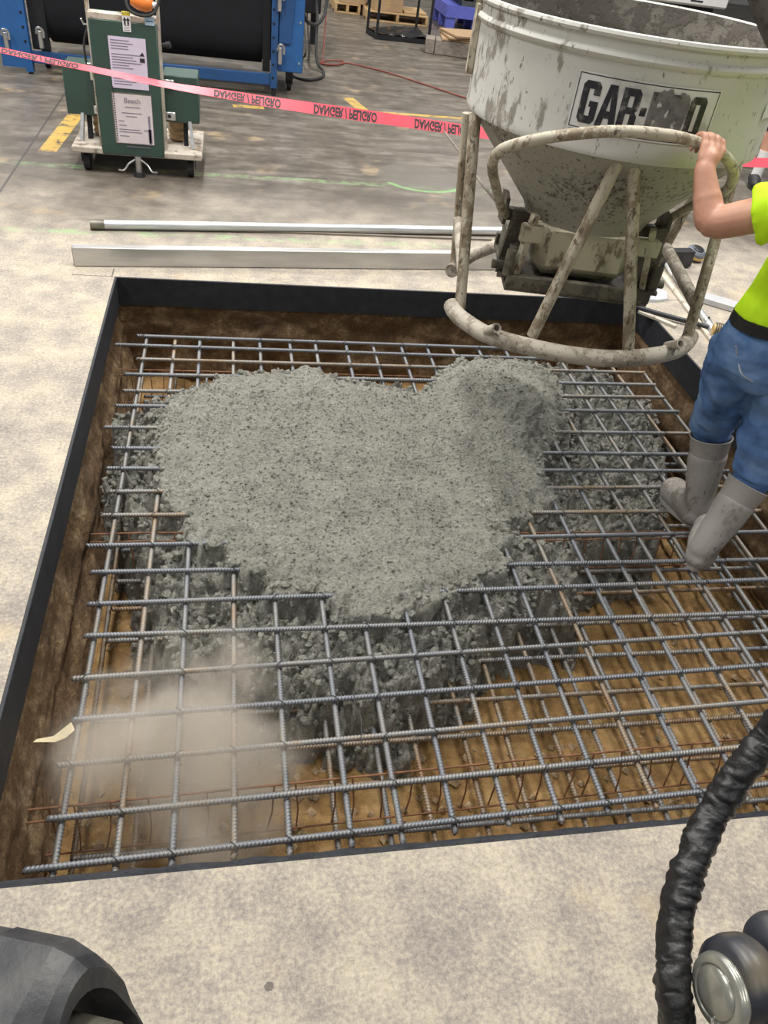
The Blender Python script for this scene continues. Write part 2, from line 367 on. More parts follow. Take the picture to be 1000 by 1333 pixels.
        # soften bends
        for _ in range(2):
            PP = [PP[0]] + [(PP[i-1] + PP[i]*2 + PP[i+1])/4 for i in range(1, len(PP)-1)] + [PP[-1]]
        return s.tube(PP, RR, seg)
    def mesh(s, name, origin=(0, 0, 0), smooth=True, angle=40):
        me = bpy.data.meshes.new(name); o = Vector(origin)
        me.from_pydata([tuple(Vector(p) - o) for p in s.v], [], s.f); me.update()
        fix_normals(me)
        if smooth:
            me.polygons.foreach_set('use_smooth', [True]*len(me.polygons))
            if angle < 180: me.set_sharp_from_angle(angle=math.radians(angle))
        return me
import bmesh
def fix_normals(me):
    if len(me.polygons) > 40000: return
    b = bmesh.new(); b.from_mesh(me); bmesh.ops.recalc_face_normals(b, faces=b.faces); b.to_mesh(me); b.free()

ROOTLOC = {}
def tag(o, label=None, cat=None, group=None, kind=None):
    if label: o['label'] = label
    if cat: o['category'] = cat
    if group: o['group'] = group
    if kind: o['kind'] = kind
    return o
def thing(name, loc, label, cat, group=None):
    o = bpy.data.objects.new(name, None); COL.objects.link(o); o.location = loc; o.empty_display_size = 0.1
    ROOTLOC[o.name] = Vector(loc); return tag(o, label, cat, group)
def part(mb, name, mat, parent, label=None, smooth=True, angle=40):
    org = ROOTLOC[parent.name]
    me = mb.mesh(name, org, smooth, angle); me.materials.append(MT[mat] if isinstance(mat, str) else mat)
    o = bpy.data.objects.new(name, me); COL.objects.link(o); o.parent = parent; ROOTLOC[o.name] = org
    if label: o['label'] = label
    return o
def solo(mb, name, mat, label=None, cat=None, group=None, kind=None, smooth=True, origin=None, angle=40):
    a = np.array(mb.v)
    if origin is None: origin = ((a[:, 0].min()+a[:, 0].max())/2, (a[:, 1].min()+a[:, 1].max())/2, a[:, 2].min())
    me = mb.mesh(name, origin, smooth, angle); me.materials.append(MT[mat] if isinstance(mat, str) else mat)
    o = bpy.data.objects.new(name, me); COL.objects.link(o); o.location = origin; ROOTLOC[o.name] = Vector(origin)
    return tag(o, label, cat, group, kind)
def baked(mb, name, mods):
    me = bpy.data.meshes.new('tmp'); me.from_pydata([tuple(p) for p in mb.v], [], mb.f); me.update(); fix_normals(me)
    o = bpy.data.objects.new('tmp', me); COL.objects.link(o)
    for kind, kw in mods:
        md = o.modifiers.new(kind, kind)
        for k, q in kw.items(): setattr(md, k, q)
    dg = bpy.context.evaluated_depsgraph_get(); ev = o.evaluated_get(dg)
    out = bpy.data.meshes.new_from_object(ev); out.name = name
    bpy.data.objects.remove(o); bpy.data.meshes.remove(me)
    return out
def organic(mb, name, mat, parent, voxel=0.008, smooth=6, wrinkle=None, label=None):
    # merge overlapping lofts into one continuous skin
    me = baked(mb, name, [('REMESH', dict(mode='VOXEL', voxel_size=voxel)), ('SMOOTH', dict(factor=0.5, iterations=smooth))])
    org = ROOTLOC[parent.name] if parent is not None else Vector((0, 0, 0))
    n = len(me.vertices); co = np.empty(n*3); me.vertices.foreach_get('co', co); co = co.reshape(-1, 3)
    if wrinkle:
        nr = np.empty(n*3); me.vertex_normals.foreach_get('vector', nr); nr = nr.reshape(-1, 3)
        amp, sc = wrinkle
        for i in range(n):
            p = Vector((co[i, 0]*sc[0], co[i, 1]*sc[1], co[i, 2]*sc[2]))
            d = noise.noise(p) + 0.5*noise.noise(p*2.1 + Vector((3, 1, 2)))
            co[i] += nr[i]*(amp*d)
    co = co - np.array(org); me.vertices.foreach_set('co', co.ravel())
    me.polygons.foreach_set('use_smooth', [True]*len(me.polygons)); me.update()
    me.materials.clear(); me.materials.append(MT[mat])
    o = bpy.data.objects.new(name, me); COL.objects.link(o)
    if parent is not None: o.parent = parent; ROOTLOC[o.name] = org
    if label: o['label'] = label
    return o
def curve_pts(ctrl, n=10):                                  # Catmull-Rom
    c = [Vector(p) for p in ctrl]; c = [c[0]*2 - c[1]] + c + [c[-1]*2 - c[-2]]; out = []
    for i in range(1, len(c)-2):
        for k in range(n):
            t = k/n; a, b, d, e = c[i-1], c[i], c[i+1], c[i+2]
            out.append(0.5*((2*b) + (d-a)*t + (2*a-5*b+4*d-e)*t*t + (3*b-a-3*d+e)*t**3))
    out.append(c[-2]); return out
def text_mb(body, size, org, ux, uy, uz, thick=0.001, flip=False, align='CENTER', bold=0.0):
    cu = bpy.data.curves.new('txt', 'FONT'); cu.body = body; cu.size = size; cu.align_x = align; cu.resolution_u = 3; cu.offset = bold
    o = bpy.data.objects.new('txt', cu); COL.objects.link(o)
    dg = bpy.context.evaluated_depsgraph_get(); me = bpy.data.meshes.new_from_object(o.evaluated_get(dg))
    mb = MB(); org = Vector(org); ux = Vector(ux); uy = Vector(uy); uz = Vector(uz)
    vs = [org + ux*v.co.x + uy*((-v.co.y) if flip else v.co.y) + uz*thick for v in me.vertices]
    mb.add(vs, [tuple(p.vertices) for p in me.polygons])
    bpy.data.objects.remove(o); bpy.data.curves.remove(cu); bpy.data.meshes.remove(me)
    return mb

# ------------------------------------------------------------------ setting: floor slab, pit
PX0, PX1, PY0, PY1, PZ = -0.618, 2.381, 0.848, 4.023, -0.60
FT = 0.012                                                 # thickness of black edge boards
def grid(x0, x1, y0, y1, z, n=1):
    mb = MB(); vs = []
    return mb.add([(x0, y0, z), (x1, y0, z), (x1, y1, z), (x0, y1, z)], [(0, 1, 2, 3)])
fl = MB()
for a in [(-14, PX0, -8, 24), (PX1, 16, -8, 24), (PX0, PX1, PY1, 24), (PX0, PX1, -8, PY0)]:
    fl.add([(a[0], a[2], 0), (a[1], a[2], 0), (a[1], a[3], 0), (a[0], a[3], 0)], [(0, 1, 2, 3)])
# slab edge around the hole
for p, q in [((PX0, PY0), (PX1, PY0)), ((PX1, PY0), (PX1, PY1)), ((PX1, PY1), (PX0, PY1)), ((PX0, PY1), (PX0, PY0))]:
    fl.add([(p[0], p[1], 0), (q[0], q[1], 0), (q[0], q[1], -0.15), (p[0], p[1], -0.15)], [(0, 1, 2, 3)])
solo(fl, 'floor', 'floor', 'dusty concrete hall floor with the square cut-out', kind='structure', smooth=False, origin=(0, 0, 0))
bw = MB().box((-14, 24, 0), (16, 24.2, 6.5)); solo(bw, 'wall_back', 'wall', 'plain grey far wall of the hall', kind='structure', smooth=False)
# pit floor
def terrain(name, mat, x0, x1, y0, y1, nx, ny, fn, label, kind='structure'):
    vs = []; fs = []
    for j in range(ny+1):
        for i in range(nx+1):
            vs.append(fn(x0 + (x1-x0)*i/nx, y0 + (y1-y0)*j/ny))
    for j in range(ny):
        for i in range(nx):
            a = j*(nx+1)+i; fs.append((a, a+1, a+nx+2, a+nx+1))
    mb = MB().add(vs, fs)
    return solo(mb, name, mat, label, kind=kind, origin=(0, 0, 0), angle=180)
def soil_z(x, y):
    p = Vector((x*3, y*3, 0))
    return PZ + 0.035*noise.fractal(p, 0.9, 2.0, 5) + 0.012*noise.noise(Vector((x*22, y*22, 3))) + 0.006*noise.noise(Vector((x*60, y*60, 9)))
terrain('pit_floor', 'soil', PX0-0.08, PX1+0.08, PY0-0.08, PY1+0.08, 150, 150, lambda x, y: (x, y, soil_z(x, y)), 'orange-brown clay bottom of the pit')
def rough(a, b, s=0): return 0.03*noise.fractal(Vector((a*2.5, b*5, s)), 0.8, 2.0, 5) + 0.008*noise.noise(Vector((a*20, b*30, s+5)))
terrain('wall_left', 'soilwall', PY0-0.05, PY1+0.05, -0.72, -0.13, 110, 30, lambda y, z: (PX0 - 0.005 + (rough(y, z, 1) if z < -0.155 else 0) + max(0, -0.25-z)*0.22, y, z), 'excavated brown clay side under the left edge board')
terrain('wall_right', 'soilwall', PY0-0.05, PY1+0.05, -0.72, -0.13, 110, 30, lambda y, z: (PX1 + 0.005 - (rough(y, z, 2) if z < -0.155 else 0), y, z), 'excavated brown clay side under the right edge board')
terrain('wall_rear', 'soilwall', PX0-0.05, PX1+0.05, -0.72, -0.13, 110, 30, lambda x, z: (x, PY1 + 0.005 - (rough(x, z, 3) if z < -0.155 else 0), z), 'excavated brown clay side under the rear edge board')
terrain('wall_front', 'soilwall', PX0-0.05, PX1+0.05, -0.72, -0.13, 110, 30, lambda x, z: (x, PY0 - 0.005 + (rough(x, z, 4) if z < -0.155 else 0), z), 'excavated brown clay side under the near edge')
# black edge boards lining the slab edge
def board(name, lo, hi, label):
    solo(MB().box(lo, hi, bev=0.002), name, 'foam', label, kind='structure')
board('trim_1', (PX0+FT, PY1-FT, -0.152), (PX1-FT, PY1, 0.004), 'black edge board along the far side of the pit')
board('trim_2', (PX0, PY0+FT, -0.152), (PX0+FT, PY1, 0.004), 'black edge board along the left side of the pit')
board('trim_3', (PX1-FT, PY0+FT, -0.152), (PX1, PY1, 0.004), 'black edge board along the right side of the pit')
# near edge: crumbly strip
me_ = MB(); n = 160; vs = []; fs = []
for i in range(n+1):
    x = PX0 + (PX1-PX0)*i/n; w = 0.018 + 0.005*noise.noise(Vector((x*14, 0, 0))); e = 0.004*noise.noise(Vector((x*30, 2, 0)))
    vs += [(x, PY0, 0.0), (x, PY0+w*0.5, 0.003+e), (x, PY0+w, -0.004+e), (x, PY0+w, -0.15), (x, PY0, -0.15)]
for i in range(n):
    for k in range(5): fs.append((i*5+k, i*5+(k+1) % 5, (i+1)*5+(k+1) % 5, (i+1)*5+k))
solo(me_.add(vs, fs), 'trim_4', MT['foam'], 'thin crumbly dark edge strip along the near side of the pit', kind='structure')
# loose stones at the bottom
st = MB()
for _ in range(420):
    x = random.uniform(-0.5, 2.3); y = random.choice([random.uniform(0.9, 1.5), random.uniform(0.9, 2.6)]); r = random.uniform(0.006, 0.02)
    z = soil_z(x, y) + r*0.4; vs = []
    for (a, b, c) in [(1, 0, 0), (-1, 0, 0), (0, 1, 0), (0, -1, 0), (0, 0, 1), (0, 0, -1)]:
        k = r*random.uniform(0.7, 1.3); vs.append((x+a*k, y+b*k, z+c*k*0.8))
    st.add(vs, [(0, 2, 4), (2, 1, 4), (1, 3, 4), (3, 0, 4), (2, 0, 5), (1, 2, 5), (3, 1, 5), (0, 3, 5)])
solo(st, 'loose_stones', 'stone', 'loose brown pebbles scattered on the pit bottom', 'stones', kind='stuff')

# ------------------------------------------------------------------ rebar mats
BR = 0.0088; BL = 2.84
def rebar_mesh():
    vs = []; fs = []; seg = 9; pitch = 0.0105; n = int(BL/pitch); rings = []
    for i in range(n):
        for q, r in ((0.0, 0.0), (0.5, 0.0), (0.64, 0.0017), (0.86, 0.0017)): rings.append((i*pitch + q*pitch, r))
    rings.append((BL, 0))
    for (x, r) in rings:
        for k in range(seg):
            a = 2*math.pi*k/seg; R = BR - 0.0006 + r
            vs.append((x + 0.0045*math.cos(a), R*math.cos(a), R*math.sin(a)))
    for i in range(len(rings)-1):
        for k in range(seg): fs.append((i*seg+k, i*seg+(k+1) % seg, (i+1)*seg+(k+1) % seg, (i+1)*seg+k))
    fs.append(tuple(range(seg))[::-1]); fs.append(tuple((len(rings)-1)*seg+k for k in range(seg)))
    me = bpy.data.meshes.new('rebar'); me.from_pydata(vs, [], fs); me.update()
    b = bmesh.new(); b.from_mesh(me); bmesh.ops.recalc_face_normals(b, faces=b.faces); b.to_mesh(me); b.free()
    me.polygons.foreach_set('use_smooth', [True]*len(me.polygons))
    return me
RB = rebar_mesh(); RB.materials.append(MT['rebar'])
RB2 = RB.copy(); RB2.materials.clear(); RB2.materials.append(MT['rebar_low'])
def rebar(parent, p0, p1, me=RB):
    p0 = Vector(p0); p1 = Vector(p1); d = p1 - p0
    o = bpy.data.objects.new('rebar', me); COL.objects.link(o); o.parent = parent
    q = Vector((1, 0, 0)).rotation_difference(d.normalized()) @ Matrix.Rotation(random.uniform(0, 6.28), 3, 'X').to_quaternion()
    o.rotation_mode = 'QUATERNION'; o.rotation_quaternion = q
    o.scale = (d.length/BL, 1, 1); o.location = p0 - ROOTLOC[parent.name]
    return o
ZR = -0.207; ZC = ZR - 2*BR - 0.001
ROWS = [(3.781, -0.50), (3.676, -0.60), (3.535, -0.485), (3.393, -0.53), (3.239, -0.52), (3.113, -0.54), (2.934, -0.57), (2.779, -0.52), (2.639, -0.52), (2.488, -0.50), (2.344, -0.51),
        (2.175, -0.54), (2.035, -0.51), (1.884, -0.50), (1.742, -0.49), (1.573, -0.50), (1.423, -0.48), (1.275, -0.50), (1.118, -0.50), (0.985, -0.53)]
COLS = [-0.472 + 0.1525*k + random.uniform(-0.008, 0.008) for k in range(19)]
RX1 = [2.02, 2.05, 2.27, 2.28, 2.27, 2.29, 2.28]
mat_up = thing('rebar_mat', (0.9, 2.4, ZR), 'upper grid of ribbed grey rebar spanning the whole pit', 'rebar mat')
crossings = []
for i, (y, xl) in enumerate(ROWS):
    tilt = 0.028 if i > 14 else random.uniform(-0.008, 0.012)
    xr = RX1[i] if i < 7 else 2.33 + random.uniform(-0.02, 0.02)
    y1 = y + tilt*(xr - xl)
    rebar(mat_up, (xl, y, ZR + random.uniform(-0.002, 0.002)), (xr, y1, ZR + random.uniform(-0.003, 0.003)))
    for x in COLS: crossings.append((x, y + (y1-y)*(x-xl)/(xr-xl)))
for k, x in enumerate(COLS):
    y0 = 0.955 + 0.028*(x+0.5) + random.uniform(-0.012, 0.008); y1 = 3.80 - max(0, x-1.6)*0.35
    rebar(mat_up, (x, y0, ZC), (x + random.uniform(-0.012, 0.012), y1, ZC + random.uniform(-0.003, 0.003)))
mat_low = thing('rebar_mat', (0.9, 2.4, -0.4), 'lower rebar grid showing faintly beneath the upper one', 'rebar mat')
ZL = -0.41
for i, (y, xl) in enumerate(ROWS):
    if i in (0, 1): continue
    yy = y + random.uniform(-0.02, 0.02); rebar(mat_low, (-0.46, yy, ZL), (2.30, yy + random.uniform(-0.02, 0.04), ZL), RB2)
for x in COLS:
    xx = x + random.uniform(-0.012, 0.02); rebar(mat_low, (xx, 0.93, ZL - 2*BR), (xx + random.uniform(-0.03, 0.03), 3.75, ZL - 2*BR), RB2)
# tie wires at crossings
tw = MB()
for (x, y) in crossings:
    if random.random() < 0.62:
        r = BR*1.45; s = random.choice((-1, 1)); pts = []
        for k in range(7):
            a = math.pi*(k/6); pts.append((x + s*r*math.cos(a)*0.9, y + r*math.cos(a)*0.9, ZR + 0.001 + r*math.sin(a)*0.85))
        tw.tube(pts, 0.0013, 5)
        tw.tube([(x+0.004, y-0.010, ZR-0.004), (x+0.006, y-0.014, ZR-0.018), (x+0.012*s, y-0.02, ZR-0.026)], 0.0012, 5)
o = part(tw, 'tie_wire', 'tie', mat_up, 'dark twisted tie wires at the crossings'); o['kind'] = 'stuff'
# loose curled wire near the middle front
pts = [atz(461, 893, -0.19), atz(462, 915, -0.185), atz(470, 935, -0.18), atz(470, 972, -0.20)]
solo(MB().tube(curve_pts(pts), 0.0014, 6), 'loose_wire', 'darkmetal', 'thin loose wire sticking up between bars near the heap front', 'wire')
# rusty continuous bolsters between the mats
def bolster(y, x0, x1, label, dy=0.0):
    t = thing('slab_bolster', ((x0+x1)/2, y, ZL), label, 'bolster', 'rusty wire bolsters in the pit')
    f = lambda x: y + dy*(x-x0)
    zt = ZC - BR - 0.003
    part(MB().tube([(x0, f(x0), zt), ((x0+x1)/2, f((x0+x1)/2)+0.004, zt), (x1, f(x1), zt)], 0.0034, 8), 'top_rail', 'rust', t)
    part(MB().tube([(x0, f(x0)-0.03, zt-0.012), (x1, f(x1)-0.03, zt-0.012)], 0.0028, 8), 'top_rail', 'rust', t)
    part(MB().tube([(x0+0.03, f(x0)-0.05, ZL+0.015), (x1, f(x1)-0.05, ZL+0.015)], 0.0034, 8), 'bottom_rail', 'rust', t)
    n = int((x1-x0)/0.085); lm = None
    for k in range(n):
        x = x0 + 0.05 + k*0.085 + random.uniform(-0.02, 0.02)
        if lm is None:
            mb = MB().tube([(0, 0, 0), (0.004, -0.03, -0.09), (-0.004, -0.05, zt-ZL-0.015 and -(zt-ZL-0.012))], 0.0026, 6)
            lm = mb.mesh('leg'); lm.materials.append(MT['rust'])
        o = bpy.data.objects.new('leg', lm); COL.objects.link(o); o.parent = t
        o.location = Vector((x, f(x), zt)) - ROOTLOC[t.name]; o.rotation_euler = (0, random.uniform(-0.12, 0.12), 0)
bolster(1.165, -0.56, 2.30, 'rusty wire bolster under the near end of the upper grid', 0.025)
bolster(3.485, -0.57, 1.6, 'rusty wire bolster at the far end behind the heap')
bolster(2.235, 0.2, 2.05, 'rusty wire bolster between heap and rubber boots')
bolster(2.27, -0.54, -0.12, 'short rusty wire bolster at the left ends of the bars')
# paper tag on a bar end
a = atz(93, 944, ZR); tagm = MB()
tp = [(93, 940, -0.195), (80, 950, -0.20), (70, 958, -0.205), (48, 962, -0.21)]; tq = [(97, 950, -0.185), (86, 960, -0.19), (72, 966, -0.21), (43, 966, -0.205)]
vs = [atz(*p) for p in tp] + [atz(*p) for p in tq]
vs2 = [v + Vector((0, 0, -0.0012)) for v in vs]
tagm.add(vs + vs2, [(0, 1, 5, 4), (1, 2, 6, 5), (2, 3, 7, 6), (8, 12, 13, 9), (9, 13, 14, 10), (10, 14, 15, 11), (0, 4, 12, 8), (3, 11, 15, 7), (0, 8, 9, 1), (1, 9, 10, 2), (2, 10, 11, 3), (4, 5, 13, 12), (5, 6, 14, 13), (6, 7, 15, 14)])
solo(tagm, 'paper_tag', 'tag', 'folded yellowish paper tag on a bar end near the left wall', 'tag')

# ------------------------------------------------------------------ poured concrete
def poly_world(px, z): return np.array([[*atz(x, y, z)[:2]] for x, y in px])
TOP = poly_world([(205, 560), (215, 515), (262, 500), (292, 488), (318, 484), (365, 482), (400, 476), (430, 486), (455, 494), (500, 500), (520, 508), (545, 512), (562, 500), (572, 482), (600, 468), (640, 464), (690, 470), (715, 480), (740, 520), (735, 555), (712, 578), (700, 600), (722, 640), (722, 655), (700, 662), (655, 690), (690, 700), (650, 715), (668, 735), (610, 765), (560, 782), (520, 798), (470, 806), (440, 790), (410, 768), (350, 768), (345, 745), (300, 742), (296, 712), (245, 705), (235, 670), (210, 640), (200, 600)], -0.2)
MID = poly_world([(150, 540), (190, 530), (230, 505), (330, 490), (560, 510), (600, 480), (700, 476), (800, 492), (840, 530), (862, 575), (868, 640), (850, 690), (800, 700), (760, 720), (740, 775), (690, 790), (640, 830), (560, 880), (520, 905), (400, 905), (330, 890), (300, 860), (230, 860), (205, 800), (180, 700), (150, 640)], -0.3)
def sdist(P, poly):
    n = len(poly); d = np.full(len(P), 1e9); inside = np.zeros(len(P), bool)
    for i in range(n):
        a = poly[i]; b = poly[(i+1) % n]; ab = b - a; t = np.clip(((P - a) @ ab)/(ab @ ab + 1e-12), 0, 1)
        d = np.minimum(d, np.hypot(*(P - a - t[:, None]*ab).T))
        c = (a[1] > P[:, 1]) != (b[1] > P[:, 1]); xx = (b[0]-a[0])*(P[:, 1]-a[1])/(b[1]-a[1]+1e-12) + a[0]
        inside ^= c & (P[:, 0] < xx)
    return np.where(inside, d, -d)
def heap():
    st_ = 0.0075; xs = np.arange(-0.56, 2.34, st_); ys = np.arange(1.25, 3.95, st_)
    gx, gy = np.meshgrid(xs, ys); P = np.stack([gx.ravel(), gy.ravel()], 1)
    n1 = np.array([noise.fractal(Vector((x*3.2, y*3.2, 1)), 0.9, 2.0, 4) for x, y in P])
    n2 = np.array([noise.fractal(Vector((x*17, y*17, 5)), 0.7, 2.1, 4) for x, y in P])
    n3 = np.array([abs(noise.noise(Vector((x*36, y*36, 8)))) for x, y in P])
    dT = sdist(P, TOP) + 0.02*n2 ; dM = sdist(P, MID) + 0.05*n1 + 0.02*n2
    m = atz(640, 505, -0.12); m2 = atz(700, 545, -0.15)
    def g(c, sx, sy): return np.exp(-((P[:, 0]-c.x)/sx)**2 - ((P[:, 1]-c.y)/sy)**2)
    mound = 0.115*g(m, 0.20, 0.20) + 0.07*g(m2, 0.15, 0.24)
    ms = atz(420, 600, -0.2); mound += 0.03*g(ms, 0.8, 0.5)
    zt = -0.205 + np.minimum(0.03, np.clip(dT, 0, 1)*0.35) + mound*np.clip(dT*8, 0, 1)
    calm = np.clip(1 - np.abs((P[:, 1]-2.75)/0.75), 0, 1)
    zt += 0.012*n1 + (0.012 - 0.004*calm)*n2 - 0.012*n3
    zt = np.where(dT > 0, zt, zt + dT*2.5 + 0.035*n2 - 0.04*n3)
    zm = -0.34 + np.clip(dM, 0, 0.05) + 0.06*n2 + 0.03*n1 - 0.06*n3
    zm = np.where(dM > 0, zm, zm + dM*3.0)
    z = np.maximum(zt, zm)
    keep = z > -0.68
    nx = len(xs); ny = len(ys); K = keep.reshape(ny, nx); idx = np.arange(nx*ny).reshape(ny, nx)
    q = K[:-1, :-1] & K[1:, :-1] & K[:-1, 1:] & K[1:, 1:]
    F = np.stack([idx[:-1, :-1][q], idx[:-1, 1:][q], idx[1:, 1:][q], idx[1:, :-1][q]], 1)
    used = np.unique(F); mp = -np.ones(nx*ny, int); mp[used] = np.arange(len(used))
    # horizontal jitter makes clods overhang a little
    vs = np.stack([P[:, 0] + 0.007*n2*(dT < 0.05), P[:, 1] - 0.007*n2*(dT < 0.05), z], 1)[used].tolist(); fl_ = mp[F].tolist()
    # clods and aggregate lying on it
    phi = (1+5**0.5)/2; ico = [Vector(p).normalized() for p in [(-1, phi, 0), (1, phi, 0), (-1, -phi, 0), (1, -phi, 0), (0, -1, phi), (0, 1, phi), (0, -1, -phi), (0, 1, -phi), (phi, 0, -1), (phi, 0, 1), (-phi, 0, -1), (-phi, 0, 1)]]
    icf = [(0, 11, 5), (0, 5, 1), (0, 1, 7), (0, 7, 10), (0, 10, 11), (1, 5, 9), (5, 11, 4), (11, 10, 2), (10, 7, 6), (7, 1, 8), (3, 9, 4), (3, 4, 2), (3, 2, 6), (3, 6, 8), (3, 8, 9), (4, 9, 5), (2, 4, 11), (6, 2, 10), (8, 6, 7), (9, 8, 1)]
    rng = random.Random(3); skirt = np.where((dT < 0.03) & (z > -0.6) & (dM > -0.2))[0]; topi = np.where((dT > 0.03))[0]
    def clod(i, r):
        c = Vector((P[i, 0] + rng.uniform(-.004, .004), P[i, 1] + rng.uniform(-.004, .004), z[i] + r*0.25)); o_ = len(vs)
        q = Matrix.Rotation(rng.uniform(0, 6), 3, 'Z') @ Matrix.Rotation(rng.uniform(0, 6), 3, 'X'); sx, sy = rng.uniform(0.7, 1.4), rng.uniform(0.7, 1.3)
        for p in ico: vs.append(tuple(c + q @ Vector((p.x*r*sx, p.y*r*sy, p.z*r))*rng.uniform(0.6, 1.2)))
        fl_.extend([[a + o_ for a in f] for f in icf])
    for _ in range(5200): clod(int(skirt[rng.randrange(len(skirt))]), rng.choice([0.005, 0.006, 0.008, 0.010, 0.014, 0.018]))
    for _ in range(5000): clod(int(topi[rng.randrange(len(topi))]), rng.choice([0.003, 0.003, 0.004, 0.005, 0.006]))
    me = bpy.data.meshes.new('wet_concrete'); me.from_pydata(vs, [], fl_); me.update()
    me.polygons.foreach_set('use_smooth', [True]*len(F) + [False]*(len(me.polygons)-len(F))); me.materials.append(MT['concrete'])
    o = bpy.data.objects.new('wet_concrete', me); COL.objects.link(o)
    tag(o, 'fresh grey wet concrete heaped over the rebar grid', 'concrete', kind='stuff')
heap()

# ------------------------------------------------------------------ concrete bucket
BC = Vector((1.42, 3.05, 0.0))
bk = thing('concrete_bucket', (1.42, 3.05, 0.42), 'large cream round concrete bucket with tubular legs hanging above the pit', 'concrete bucket')
drum = part(MB().lathe([(0.546, 1.155), (0.552, 1.152), (0.556, 1.165), (0.552, 1.18), (0.556, 1.425), (0.566, 1.432), (0.570, 1.442), (0.566, 1.452), (0.557, 1.458),
                        (0.558, 1.485), (0.568, 1.488), (0.572, 1.497), (0.568, 1.506), (0.556, 1.508), (0.546, 1.502)], BC, seg=96), 'drum', 'cream', bk)
part(MB().lathe([(0.546, 1.503), (0.540, 1.43), (0.536, 1.40), (0.538, 1.38), (0.532, 1.17), (0.24, 0.82)], BC, seg=72), 'drum_lining', 'inside', bk, 'concrete-crusted inside of the drum')
part(MB().lathe([(0.546, 1.155), (0.262, 0.835), (0.245, 0.80)], BC, seg=72), 'hopper_cone', 'hopper', bk, 'spattered grey cone')
# label plate with lettering
def oncyl(u, v, r): # u in 0..1 across label, v in 0..1 up
    a = math.radians(231.5 + (279.5-231.5)*u); return Vector((BC.x + r*math.cos(a), BC.y + r*math.sin(a), 1.222 + 0.166*v))
def cylpatch(u0, u1, v0, v1, r, n=28):
    mb = MB(); vs = []; fs = []
    for i in range(n+1):
        u = u0 + (u1-u0)*i/n; vs += [oncyl(u, v0, r), oncyl(u, v1, r)]
    for i in range(n): fs.append((2*i, 2*i+2, 2*i+3, 2*i+1))
    return mb.add(vs, fs)
lab = part(cylpatch(0, 1, 0, 1, 0.5575), 'label_plate', 'label', drum, 'scuffed white name plate with black border', angle=180)
bd = MB()
for a in [(0.012, 0.988, 0.955, 0.972), (0.012, 0.988, 0.03, 0.045), (0.012, 0.018, 0.03, 0.972), (0.982, 0.988, 0.03, 0.972)]:
    q = cylpatch(*a, 0.5583); bd.add(q.v, q.f)
# children of a sub-part would be a fourth level: border and letters hang on the drum beside the plate
part(bd, 'label_border', 'inkdark', drum, angle=180)
GL = {'G': [[(0, .1), (.1, 0), (.22, 0), (.22, 1), (.1, 1), (0, .9)], [(.2, 0), (.5, 0), (.6, .1), (.6, .18), (.2, .18)], [(.38, .1), (.6, .1), (.6, .5), (.38, .5)], [(.31, .4), (.6, .4), (.6, .54), (.31, .54)], [(.2, .82), (.6, .82), (.6, .9), (.5, 1), (.2, 1)], [(.38, .68), (.6, .68), (.6, .9), (.38, .9)]],
      'A': [[(-.03, 0), (.19, 0), (.35, 1), (.19, 1)], [(.43, 0), (.65, 0), (.45, 1), (.27, 1)], [(.14, .2), (.5, .2), (.46, .38), (.18, .38)]],
      'R': [[(0, 0), (.22, 0), (.22, 1), (0, 1)], [(.2, .82), (.6, .82), (.6, .9), (.5, 1), (.2, 1)], [(.38, .52), (.55, .48), (.6, .58), (.6, .9), (.38, .9)], [(.2, .4), (.5, .4), (.55, .56), (.2, .56)], [(.38, 0), (.6, 0), (.6, .36), (.5, .46), (.38, .46)]],
      'B': [[(0, 0), (.22, 0), (.22, 1), (0, 1)], [(.2, .82), (.6, .82), (.6, .9), (.5, 1), (.2, 1)], [(.38, .54), (.55, .5), (.6, .58), (.6, .9), (.38, .9)], [(.2, .42), (.52, .42), (.56, .58), (.2, .58)], [(.38, .1), (.6, .1), (.6, .42), (.55, .5), (.38, .5)], [(.2, 0), (.5, 0), (.6, .1), (.6, .18), (.2, .18)]],
      'O': [[(0, .1), (.1, 0), (.22, 0), (.22, 1), (.1, 1), (0, .9)], [(.38, 0), (.5, 0), (.6, .1), (.6, .9), (.5, 1), (.38, 1)], [(.2, 0), (.4, 0), (.4, .18), (.2, .18)], [(.2, .82), (.4, .82), (.4, 1), (.2, 1)]],
      '-': [[(0, .4), (.2, .4), (.2, .6), (0, .6)]]}
uu = 0.055
for ch in 'GAR-BRO':
    w = (0.2 if ch == '-' else 0.6)*0.205; mb = MB()
    for pl in GL[ch]:
        # split wide strokes so they follow the curve
        vs = [oncyl(uu + a*0.205, 0.13 + 0.73*b, 0.5590) for a, b in pl]; mb.add(vs, [tuple(range(len(pl)))])
    worn = (ch == 'B') or (ch == 'R' and uu > 0.5)
    part(mb, 'letter', 'lworn' if worn else 'lblack', drum, 'black plate letter', smooth=False)
    uu += w + 0.013
